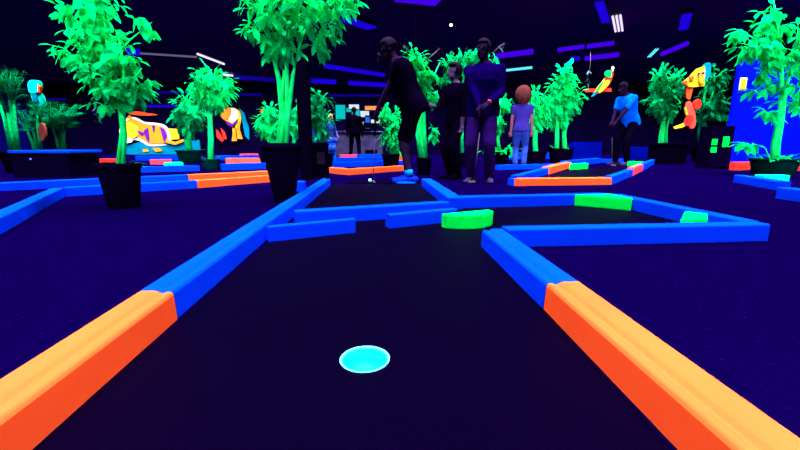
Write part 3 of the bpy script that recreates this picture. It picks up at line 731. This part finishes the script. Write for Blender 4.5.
chl = P(321, 165); ch = empty('lounge_chair', (chl.x, chl.y, 0), .5)
bm_obj('seat', box_bm((.6, .6, .14), (0, 0, .38)), M_cjean, ch, False, None, .05, 3)
bm_obj('backrest', box_bm((.6, .14, .62), (0, .27, .72)), M_cjean, ch, False, None, .06, 3)
for sx in (-1, 1): 
    bm_obj('armrest', box_bm((.1, .6, .12), (.31*sx, 0, .56)), M_cjean, ch, False, None, .04, 3)
    for sy in (-1, 1): bm_obj('leg', box_bm((.05, .05, .32), (.25*sx, .25*sy, .16)), M_cblue, ch)
tag(ch, 'blue padded lounge chair behind the dark bin', 'chair')

# ------------------------------------------------------------------ people
def bake(name, bm, m, parent, voxel, smooth_it=6):
    me = bpy.data.meshes.new(name); bm.to_mesh(me); bm.free()
    o = bpy.data.objects.new(name, me); COL.objects.link(o)
    r = o.modifiers.new('r', 'REMESH'); r.mode = 'VOXEL'; r.voxel_size = voxel
    s_ = o.modifiers.new('s', 'SMOOTH'); s_.iterations = smooth_it; s_.factor = .5
    dg = bpy.context.evaluated_depsgraph_get(); dg.update()
    m2 = bpy.data.meshes.new_from_object(o.evaluated_get(dg), depsgraph=dg)
    bpy.data.objects.remove(o); bpy.data.meshes.remove(me)
    m2.name = name; m2.materials.clear(); m2.materials.append(m)
    m2.polygons.foreach_set('use_smooth', [True]*len(m2.polygons))
    return link(bpy.data.objects.new(name, m2), parent)
def ball(bm, c, r, rot=None):
    r = (r, r, r) if not isinstance(r, (tuple, list)) else r
    M = Matrix.Translation(c) @ (rot.to_4x4() if rot else Matrix.Identity(4)) @ Matrix.Diagonal((*r, 1))
    bmesh.ops.create_icosphere(bm, subdivisions=2, radius=1, matrix=M)
def cap(bm, a, ra, b, rb):
    a, b = V(a), V(b); d = b-a
    vs, fs = tube_geo([a, b], [ra, rb], 12)
    bv = [bm.verts.new(v) for v in vs]
    for f in fs: bm.faces.new([bv[i] for i in f])
    ball(bm, a, ra); ball(bm, b, rb)
def loft(bm, secs, n=20):   # secs: (centre, xaxis, yaxis) ellipse half axes
    rings = []
    for c, x, y in secs:
        rings.append([bm.verts.new(c+x*math.cos(2*math.pi*j/n)+y*math.sin(2*math.pi*j/n)) for j in range(n)])
    for i in range(len(rings)-1):
        for j in range(n): bm.faces.new((rings[i][j], rings[i][(j+1) % n], rings[i+1][(j+1) % n], rings[i+1][j]))
    bm.faces.new(list(reversed(rings[0]))); bm.faces.new(rings[-1])
def ik(a, c, l1, l2, hint):
    d = c-a; L_ = min(d.length, (l1+l2)*.999); d.normalize(); c = a+d*L_
    x = (l1*l1-l2*l2+L_*L_)/(2*L_); h = math.sqrt(max(0, l1*l1-x*x))
    n = hint-d*hint.dot(d); n.normalize()
    return a+d*x+n*h, c
def person(loc, rz, H, pose, look, label, vox=.012):
    """local frame: faces -Y, left hand is +X. pose: lean, hands (L,R), feet (L,R), hip; look: materials and cuts"""
    s_ = H/1.75; root = empty('person', loc, rz); tag(root, label, 'person', 'people in the hall')
    lean = pose.get('lean', 0); side = pose.get('side', 0)
    hip = V(pose.get('hip', (0, 0, .93)))*s_
    rot = Matrix.Rotation(lean, 3, 'X') @ Matrix.Rotation(side, 3, 'Y')
    up = rot @ V((0, 0, 1)); fw = rot @ V((0, -1, 0)); X = rot @ V((1, 0, 0))
    def sp(t, f=0): return hip+up*(t*s_)+fw*(f*s_)
    bw = look.get('bulk', 1.0)
    secs = [(-.06, .15, .105, 0), (.02, .165, .115, 0), (.12, .150, .105, .01), (.22, .150, .105, .012), (.34, .175, .118, .012), (.44, .185, .112, 0), (.50, .165, .09, -.005), (.545, .085, .065, -.01), (.58, .055, .055, -.008)]
    body = bmesh.new()
    def tors(bm, off, t0, t1):
        loft(bm, [(sp(t, f), X*((a*bw+off)*s_), fw*((b*bw+off)*s_)) for t, a, b, f in secs if t0 <= t <= t1])
    tors(body, 0, -1, 1)
    sh = [sp(.475)+X*(sx*.185*s_*(.6+.4*bw)) for sx in (1, -1)]
    hp = [hip+X*(sx*.088*s_)+V((0, 0, -.02)) for sx in (1, -1)]
    # head
    hy = pose.get('yaw', 0); hn = pose.get('nod', 0)
    HR = rot @ Matrix.Rotation(-lean*.7, 3, 'X') @ Matrix.Rotation(hy, 3, 'Z') @ Matrix.Rotation(hn, 3, 'X')
    nb = sp(.56, .0); hc = nb+up*(.055*s_)+HR @ V((0, -.03, .09))*s_
    cap(body, nb-up*.04*s_, .058*s_, hc-HR @ V((0, -.015, .06))*s_, .052*s_)
    def hp_(x, y, z): return hc+HR @ (V((x, y, z))*s_)
    ball(body, hp_(0, .012, .025), (.076*s_, .095*s_, .092*s_), HR)
    ball(body, hp_(0, -.022, -.045), (.058*s_, .066*s_, .068*s_), HR)
    ball(body, hp_(0, -.075, -.088), (.026*s_, .020*s_, .02*s_), HR)
    cap(body, hp_(0, -.084, .012), .008*s_, hp_(0, -.103, -.026), .014*s_)
    for sx in (1, -1): 
        ball(body, hp_(sx*.078, .012, -.008), (.010*s_, .02*s_, .032*s_), HR)
        ball(body, hp_(sx*.03, -.074, .032), (.026*s_, .014*s_, .010*s_), HR)
    # limbs
    arms, legs = [], []
    for i, sx in enumerate((1, -1)):
        hd = V(pose['hands'][i])*s_
        hint = V(pose.get('elbow', (sx*.5, .6, -.3)))
        hint = V((hint.x if 'elbow' not in pose else sx*abs(hint.x), hint.y, hint.z))
        el, wr = ik(sh[i], hd, .30*s_, .265*s_, hint)
        arms.append((sh[i], el, wr))
        cap(body, sh[i], .052*s_, el, .040*s_); cap(body, el, .041*s_, wr, .027*s_)
        ball(body, el+(wr-el)*.25, (.043*s_,)*3)
        # hand: palm, four fingers, thumb
        f0 = (wr-el).normalized(); cd = V(pose.get('curl', (0, -1, 0)))
        cd = (cd-f0*cd.dot(f0)).normalized(); lat = f0.cross(cd)
        pc = wr+f0*.045*s_
        for k in (-1, 0, 1): cap(body, wr+f0*.012*s_+lat*(k*.012*s_), .018*s_, wr+f0*.085*s_+lat*(k*.024*s_), .015*s_)
        for k, fl in enumerate((.9, 1.0, .95, .75)):
            kb = wr+f0*.09*s_+lat*((k-1.5)*.021*s_)
            m1 = kb+(f0*.8+cd*.6)*.038*fl*s_; m2 = m1+(f0*.1+cd*1.0)*.028*fl*s_; m3 = m2+(-f0*.7+cd*.6)*.02*fl*s_
            cap(body, kb, .0105*s_, m1, .0098*s_); cap(body, m1, .0098*s_, m2, .0092*s_); cap(body, m2, .0092*s_, m3, .0085*s_)
        tb = wr+f0*.03*s_-lat*.03*s_; t1 = tb+(f0*.5-lat*.6+cd*.5)*.036*s_; t2 = t1+(f0*.6+cd*.9)*.028*s_
        cap(body, tb, .015*s_, t1, .012*s_); cap(body, t1, .012*s_, t2, .010*s_)
        ft = V(pose['feet'][i])*s_; an = ft+V((0, 0, .085*s_))
        kn, an = ik(hp[i], an, .435*s_, .43*s_, V((sx*.08, -1, 0)))
        legs.append((hp[i], kn, an))
        cap(body, hp[i], .088*s_, kn, .056*s_); cap(body, kn, .054*s_, an, .037*s_)
        ball(body, kn+(an-kn)*.28+V((0, .012*s_, 0)), (.058*s_, .058*s_, .1*s_))
        ta = pose.get('toe', (.12, -.12))[i]; td = V((math.sin(ta), -math.cos(ta), 0))
        cap(body, an+td*-.03*s_-V((0, 0, .045*s_)), .036*s_, an+td*.14*s_-V((0, 0, .058*s_)), .026*s_)
        legs[-1] += (td,)
    bo_ = bake('body', body, look['skin'], root, min(vox, .010), 2)
    # clothes
    sl = look.get('sleeve', .6); bm = bmesh.new()
    loft(bm, [(sp(t, f), X*((a*bw+.018)*s_), fw*((b*bw+.018)*s_)) for t, a, b, f in [(-.10, .158, .118, 0)]+secs[1:7]+[(.535, .10, .07, -.01), (.55, .072, .062, -.01)]])
    for i in range(2):
        a_, e_, w_ = arms[i]
        if sl <= 1: cap(bm, a_, .066*s_, a_+(e_-a_)*sl, .058*s_)
        else: cap(bm, a_, .066*s_, e_, .054*s_); cap(bm, e_, .054*s_, e_+(w_-e_)*(sl-1), .040*s_)
    bake('shirt', bm, look['shirt'], root, vox, 5)
    lg = look.get('legs', 1.95); bm = bmesh.new()
    loft(bm, [(sp(t, f), X*((a*bw+.012)*s_), fw*((b*bw+.012)*s_)) for t, a, b, f in [(-.09, .13, .10, 0)]+secs[:3]])
    for i in range(2):
        h_, k_, a_, td = legs[i]
        if lg <= 1: cap(bm, h_, .108*s_, h_+(k_-h_)*lg, .092*s_)
        else: cap(bm, h_, .106*s_, k_, .080*s_); cap(bm, k_, .080*s_, k_+(a_-k_)*(lg-1), .066*s_)
    bake('trousers' if lg > 1 else 'shorts', bm, look['trousers'], root, vox, 5)
    for i in range(2):
        h_, k_, a_, td = legs[i]; sdv = V((-td.y, td.x, 0)); bm = bmesh.new(); z0 = a_.z-.083*s_
        for t, wd, hh_ in ((-.055, .036, .085), (0, .040, .095), (.06, .043, .075), (.12, .044, .055), (.165, .038, .045)):
            c = a_+td*(t*s_); ball(bm, V((c.x, c.y, z0+hh_*s_*.5)), (wd*s_*1.02, .055*s_, hh_*s_*.5), Matrix.Rotation(math.atan2(td.x, -td.y), 3, 'Z'))
        shoe = bake('shoe', bm, look['shoe'], root, .010, 2)
        bm = bmesh.new(); pts = []
        for k in range(20):
            q = 2*math.pi*k/20; pts.append(a_+td*((.055+.135*math.cos(q))*s_)+sdv*(.048*math.sin(q)*s_)+V((0, 0, -a_.z)))
        bm_obj('sole', prism_bm(pts, (0, 0, .022*s_)), look.get('sole', look['shoe']), shoe)
        if look.get('sock'): 
            vs, fs = tube_geo([a_+V((0, 0, .0)), a_+(k_-a_)*.16], [.046*s_, .047*s_], 12); mesh_obj('sock', vs, fs, look['sock'], root, True)
    # hair
    bm = bmesh.new(); hs = look.get('hair_size', 1.0)
    bmesh.ops.create_uvsphere(bm, u_segments=24, v_segments=16, radius=1)
    cutz = look.get('hair_low', -.25)
    dele = [v for v in bm.verts if (v.co.y < -.30 and v.co.z < .42) or v.co.z < cutz]
    if hs < 1.5: bmesh.ops.delete(bm, geom=dele, context='VERTS')
    for v in bm.verts: v.co = hp_(v.co.x*.083*hs, .016+v.co.y*.103*hs+(.03 if hs > 1.5 else 0), .03+v.co.z*.099*hs)
    ho = bm_obj('hair', bm, look['hair'], root, True)
    if hs < 1.5: md = ho.modifiers.new('s', 'SOLIDIFY'); md.thickness = .014*s_; md.offset = 0
    # eyes and mouth
    for sx in (1, -1):
        bm = bmesh.new(); ball(bm, hp_(sx*.029, -.078, .016), (.012*s_, .007*s_, .007*s_), HR); bm_obj('eye', bm, M_chrome, root, True)
    bm = bmesh.new(); ball(bm, hp_(0, -.086, -.055), (.022*s_, .008*s_, .006*s_), HR); bm_obj('mouth', bm, M_lip, root, True)
    if look.get('band'):
        i, m_ = look['band']; a_, e_, w_ = arms[i]
        vs, fs = tube_geo([w_+(e_-w_)*.04, w_+(e_-w_)*.15], [.032*s_, .034*s_], 12); mesh_obj('wristband', vs, fs, m_, root, True)
    R_ = Matrix.Rotation(rz, 3, 'Z')
    return root, [R_ @ (arms[i][2]+(arms[i][2]-arms[i][1]).normalized()*.10*s_+ (V(pose.get('curl', (0, -1, 0))).normalized()*.03*s_)) + V(loc) for i in range(2)]
M_lip = mat('lip', (.05, .01, .04), .6, .1)
def putter(top, foot, label, hd=V((0, -1, 0)), m=M_shaft, mh=M_chrome):
    e = empty('putter', foot); t = top-foot
    tube('shaft', [V((0, 0, .02)), t*.75], .0055, m, e, 8); tube('grip', [t*.74, t*1.08], [.011, .014], M_blk, e, 10)
    hd = hd.normalized(); n = V((hd.y, -hd.x, 0))
    pts = [-hd*.02-n*.012, hd*.095-n*.012, hd*.095+n*.012, -hd*.02+n*.012]
    bm_obj('club_head', prism_bm([p+V((0, 0, .002)) for p in pts], (0, 0, .026)), mh, e, False, None, .004)
    return tag(e, label, 'putter', 'putters in play')

# golfer in shorts, facing left, bent a little over the ball
p1 = P(408, 182.0)
r1, h1 = person((p1.x, p1.y, 0), -math.pi/2, 1.78,
    dict(lean=.40, hip=(0, .07, .91), hands=((.05, -.40, .80), (.0, -.42, .74)), feet=((-.16, 0, 0), (.14, .02, 0)), nod=.35, curl=(-.3, .4, -1), toe=(.1, -.1)),
    dict(skin=M_skin, shirt=M_cblack, trousers=M_cblack, shoe=M_shoe, sole=M_sole, sock=M_sole, hair=M_hair, legs=.85, sleeve=.55, bulk=1.34, band=(1, M_red)),
    'golfer in black shirt and shorts with bright blue shoes, bending over the ball')
bp_ = P(370, 183)
putter((h1[0]+h1[1])/2, P(373.5, 182.6), 'putter held by the golfer in shorts', V((.2, -1, 0)))
mt = P(365, 184)
matp = [P(345, 183.6), P(396, 184), P(398, 181), P(350, 180.6)]
tag(bm_obj('tee_mat', prism_bm([V((p.x, p.y, .003)) for p in matp], (0, 0, .006)), M_blk), 'thin black tee mat under the ball', 'mat')
bl_ = bm_obj('golf_ball', (lambda bm: (ball(bm, (0, 0, 0), .0225), bm)[1])(bmesh.new()), mat('mint ball', (.25, .9, .6), .4, .3), None, True)
bl_.location = (bp_.x, bp_.y, .0315); tag(bl_, 'mint golf ball on the tee mat before the golfer in shorts', 'golf ball')
# tall golfer in navy
p3 = P(480, 182.5)
r3, h3 = person((p3.x, p3.y, 0), -.35, 1.66,
    dict(lean=.04, hands=((.10, -.26, .98), (.0, -.27, .92)), feet=((.12, .0, 0), (-.12, .02, 0)), yaw=-.4, nod=.15, curl=(-.2, .2, -1), toe=(.25, -.25)),
    dict(skin=M_skin, shirt=M_cnavy, trousers=M_cindigo, shoe=M_cgrey, hair=M_hair, sleeve=1.85, bulk=1.2, band=(0, M_red)),
    'tall golfer in navy shirt and indigo trousers standing with a putter')
putter((h3[0]+h3[1])/2, P(474, 183), 'putter held upright by the tall golfer in navy', V((-1, -.2, 0)), M_chrome)
# child in black beside him
p2 = P(454, 178.6)
r2, h2 = person((p2.x, p2.y, 0), -1.0, 1.50,
    dict(lean=.05, hands=((.22, -.06, .72), (-.12, -.38, 1.12)), feet=((.09, .0, 0), (-.09, .0, 0)), yaw=-.2),
    dict(skin=M_skinp, shirt=M_cblack, trousers=M_cblack, shoe=M_cblack, hair=M_hair, sleeve=1.5, bulk=1.05, hair_size=1.22, hair_low=-.7),
    'dark-haired child in black standing left of the tall golfer, pale face turned left')
# person with big auburn hair
p4 = P(519, 167.5)
r4, h4 = person((p4.x, p4.y, 0), math.pi*.9, 1.52,
    dict(lean=.06, hands=((.24, -.02, .80), (-.24, -.05, .80)), feet=((.1, .0, 0), (-.1, .0, 0))),
    dict(skin=M_skinr, shirt=mat('dusty violet cloth', (.02, .012, .17), .9, .0), trousers=M_cjean, shoe=M_cblack, hair=M_auburn, sleeve=.5, hair_size=2.3, hair_low=-1),
    'person with very full auburn hair and blue trousers seen from behind', .016)
# black-clad person at the counter
p5 = P(355, 158.2)
r5, h5 = person((p5.x, p5.y, 0), math.pi, 1.74,
    dict(hands=((.27, -.08, .86), (-.27, -.08, .86)), feet=((.16, 0, 0), (-.16, 0, 0))),
    dict(skin=M_skin, shirt=M_cblack, trousers=M_cblack, shoe=M_cblack, hair=M_hair, sleeve=1.7, bulk=1.25),
    'person all in black standing at the far counter', .018)
# fair-haired child in blue
p6 = P(330.5, 160.8)
r6, h6 = person((p6.x, p6.y, 0), .9, 1.32,
    dict(lean=.1, hands=((.2, -.25, .95), (-.2, -.22, .9)), feet=((.09, 0, 0), (-.09, 0, 0))),
    dict(skin=M_skinr, shirt=M_cjean, trousers=M_cblue, shoe=M_cblue, hair=M_blond, sleeve=1.6, hair_size=1.1),
    'fair-haired child in blue standing right of the dark bin', .016)
# golfer in bright blue shirt
p7 = P(620, 165.2)
r7, h7 = person((p7.x, p7.y, 0), -1.25, 1.90,
    dict(lean=.38, hip=(0, .16, .92), hands=((.10, -.36, .86), (.02, -.38, .80)), feet=((.14, .02, 0), (-.14, .0, 0)), nod=.4, curl=(-.2, .3, -1)),
    dict(skin=M_skin, shirt=M_cblue, trousers=M_cblack, shoe=M_cgrey, hair=M_hair, sleeve=.75, bulk=1.12),
    'golfer in a bright blue shirt bending over a putter', .014)
putter((h7[0]+h7[1])/2, P(612, 166), 'putter held by the golfer in the bright blue shirt', V((.3, -1, 0)))
# small cone marker
cm = P(455, 171.6); mk = empty('marker_cone', (cm.x, cm.y, 0))
lathe('base', [(.10, 0), (.10, .02), (.06, .025)], M_blk, mk, 16); lathe('cone', [(.058, .02), (.052, .10)], M_or, mk, 16)['label'] = 'orange lower band'
lathe('tip', [(.052, .10), (.03, .24), (.018, .25), (.001, .255)], M_cblue, mk, 16)['label'] = 'blue tip'
tag(mk, 'small orange and blue marker cone between the golfers', 'cone')

# ------------------------------------------------------------------ ceiling lamps
def lamp(a, b, m, label, z=HC-.14, w=.10, kind='tube', n=1, hang=True):
    A, B = P(*a, z), P(*b, z)
    for q in (A, B):
        if q.y > YB-.15: f = (YB-.15)/q.y; q.x *= f; q.z = CAMZ+(q.z-CAMZ)*f; q.y = YB-.15
    c = (A+B)/2; e = empty('ceiling_lamp' , c); d = B-A; L_ = d.length; d.normalize(); s2 = V((-d.y, d.x, 0)).normalized()
    if kind == 'tube':
        vs, fs = [], []
        for k in range(n): o = s2*((k-(n-1)/2)*w*1.5); tube_geo([-d*L_/2+o, d*L_/2+o], w/2, 10, vs, fs)
        mesh_obj('tube', vs, fs, m, e, True)
        zz = w/2+.03
        hb = prism_bm([-d*L_/2+s2*w*.4*n+V((0, 0, zz)), d*L_/2+s2*w*.4*n+V((0, 0, zz)), d*L_/2-s2*w*.4*n+V((0, 0, zz)), -d*L_/2-s2*w*.4*n+V((0, 0, zz))], (0, 0, .05))
        bm_obj('housing', hb, M_fix, e)
    else:
        pts = [-d*L_/2+s2*w/2, d*L_/2+s2*w/2, d*L_/2-s2*w/2, -d*L_/2-s2*w/2]
        bm_obj('diffuser', prism_bm([p for p in pts], (0, 0, .03)), m, e)
        bm_obj('housing', prism_bm([p*1.05+V((0, 0, .031)) for p in pts], (0, 0, .06)), M_fix, e)
    ht = HC-c.z
    if ht > .12:
        vs, fs = [], []
        for t in (-.4, .4): tube_geo([d*L_*t+V((0, 0, .07)), d*L_*t+V((0, 0, ht))], .006, 5, vs, fs)
        mesh_obj('hanger', vs, fs, M_fix, e)
    return tag(e, label, 'ceiling lamp', 'blacklight and white tubes on the ceiling')
lamp((126, 51), (140, 52.5), E_blue, 'short blue tube beside the crown of the left near tree', w=.20)
lamp((140, 53.3), (197, 57), E_grey, 'glowing grey pipe between the left tree and the white tube', w=.06)  # a grey pipe, given an added glow so it shows
lamp((197.5, 54), (224, 64), E_white, 'slanting white tube above the small tree', w=.07)
lamp((223, 74.6), (233, 75.6), E_white, 'short white tube right above the small tree', w=.09)
lamp((234, 77), (275, 80), E_dim, 'dim blue tube left of the big centre tree', w=.18)
lamp((302, 80), (312, 80.5), E_dim, 'stub of a blue tube right of the centre trunks', w=.2)
lamp((312, 81), (336, 82), E_blue, 'blue tube right of the column', w=.2)
lamp((349, 83), (386, 85.2), E_blue, 'blue tube low over the counter', w=.2)
lamp((325, 66), (384, 75), E_blue, 'long blue tube rising left above the counter', w=.15)
lamp((345, 20), (372, 29), E_blue, 'blue panel lamp right of the big centre crown', kind='panel', w=.30)
lamp((398, -3), (440, 1.5), E_vio, 'violet panel lamp at the top edge of the picture', kind='panel', w=.55)
lamp((495, 56.5), (533, 51.5), E_vio, 'violet tube right of the tall golfer head', w=.16)
lamp((500, 71), (532, 67.5), E_cyan, 'pale white tube right of the tall golfer shoulder', w=.09)
lamp((558, 50), (584, 46.5), E_vio, 'violet tube above the pair of trees, nearer left one', w=.12)
lamp((587, 46.5), (614, 43), E_vio, 'violet tube above the parrot, nearer right one', w=.12)
lamp((571, 59), (580, 58.2), E_blue, 'stub of blue tube above the bigger tree', w=.14)
lamp((585, 58.5), (619, 54.5), E_vio, 'violet tube right above the parrot', w=.14)
lamp((599, 3), (606, 23), E_blue, 'blue panel lamp left of the three white tubes', kind='panel', w=.17)
lamp((619, 31), (616.5, 16), E_white, 'bright triple tube lamp, white and cyan', n=3, w=.05)
lamp((683, 30), (687, 15), E_blue, 'blue panel lamp over the two trees at the right', kind='panel', w=.20)
lamp((662, 54), (687, 43.5), E_vio, 'violet tube over the two trees at the right', w=.13)
lamp((649, 57), (657, 49), E_cyan, 'small pair of cyan tubes left of the violet tube', n=2, w=.04)
for a_, b_, l in (((120, 92.5), (205, 92.5), 'upper dim blue strip light over the tiger mural'), ((138, 106), (200, 106.5), 'lower dim blue strip light over the tiger mural'), ((228, 94), (262, 95), 'dim blue strip light over the walking animal mural'), ((330, 96), (392, 95), 'dim blue strip light over the counter screens'), ((48, 99), (66, 100), 'dim blue strip light right of the aqua parrot figure')):
    A, B = D(*a_, YB-.10), D(*b_, YB-.10); e = empty('strip_light', (A+B)/2); L_ = (B-A).length
    tube('tube', [V((-L_/2, -.02, 0)), V((L_/2, -.02, 0))], .05, E_blue if 'lower' in l else E_dim, e, 8)
    bm_obj('housing', box_bm((L_+.06, .05, .14), (0, .035, 0)), M_fix, e)
    tag(e, l, 'strip light', 'blue strip lights on the back wall')
bp2 = P(451, 25, HC-.12); e = empty('bulb_lamp', bp2); bm = bmesh.new(); ball(bm, (0, 0, 0), .035); bm_obj('bulb', bm, E_bulb, e, True)
lathe('socket', [(.03, .02), (.03, .12)], M_fix, e, 12); tag(e, 'tiny bright white bulb on the ceiling above the golfers', 'lamp')
tube_o = tube('ceiling_pipe', [P(-20, 68, HC-.05), P(100, 84, HC-.05)], .03, M_pipe); tag(tube_o, 'thin grey pipe under the ceiling at the upper left', 'pipe')

# ------------------------------------------------------------------ light
POWER = 79; SPREAD = math.radians(76)
def area(x, y, p, z=HC-.13):
    l = bpy.data.lights.new('blacklight', 'AREA'); l.shape = 'RECTANGLE'; l.size = 1.95; l.size_y = .5
    l.energy = p; l.spread = SPREAD; l.color = (1, 1, 1)
    o = bpy.data.objects.new('blacklight', l); o.location = (x, y, z); COL.objects.link(o); return o
y = -1.2
while y < YB-.3:
    half = max(2.2, min(16, (y+2)*1.25+1.2)); n = int(half*2/2.0)
    for i in range(n+1):
        x = -half+2*half*i/n
        if XL+.5 < x < XR-.5: area(x, y, POWER).rotation_euler = (math.radians(0 if y < 2.9 else 7), 0, 0)
    y += 1.4
for x in (-14, -11.5, -9, -6.5, -4, -1.5, 1, 4, 7, 10):        # unseen lamps added to brighten the painted back wall
    o = area(x, YB-3.0, 36); o.rotation_euler = (math.radians(52), 0, 0); o.data.size_y = .3; o.data.spread = math.radians(80)
def added_flood(p, q, e, sp):
    o = area(p[0], p[1], e, p[2]); o.data.size = .6; o.data.size_y = .3; o.data.spread = math.radians(sp)
    o.rotation_euler = (V(q)-V(p)).to_track_quat('-Z', 'Y').to_euler()
added_flood((-3.6, -1.6, 2.3), (-2.05, 2.9, .7), 8, 36)             # unseen fill lamps added behind the camera to brighten the trees
added_flood((-.4, -1.6, 2.5), (-.95, 3.3, .75), 6, 36)
added_flood((4.2, -1.2, 2.6), (5.9, 6.2, .9), 22, 36)
added_flood((-1.5, -1.4, 2.8), (-3.6, 7.5, .9), 30, 30)
added_flood((2.0, -1.4, 2.8), (3.6, 9.5, 1.0), 60, 34)
w_ = bpy.data.worlds.new('w'); sc.world = w_; w_.use_nodes = True
w_.node_tree.nodes['Background'].inputs[0].default_value = (.10, .02, .55, 1); w_.node_tree.nodes['Background'].inputs[1].default_value = .25

# ------------------------------------------------------------------ camera, view
cam = bpy.data.cameras.new('camera'); cam.sensor_width = 36; cam.lens = F/800*36; cam.clip_start = .02; cam.clip_end = 100
co_ = bpy.data.objects.new('camera', cam); co_.location = (0, 0, CAMZ); co_.rotation_euler = (math.pi/2-T, 0, 0); COL.objects.link(co_)
sc.camera = co_
sc.view_settings.view_transform = 'Standard'; sc.view_settings.look = 'None'; sc.view_settings.gamma = 1; sc.view_settings.use_curve_mapping = False
sc.view_settings.exposure = 0
sc.cycles.use_denoising = True
sc.cycles.max_bounces = 4
sc.cycles.sample_clamp_indirect = 6
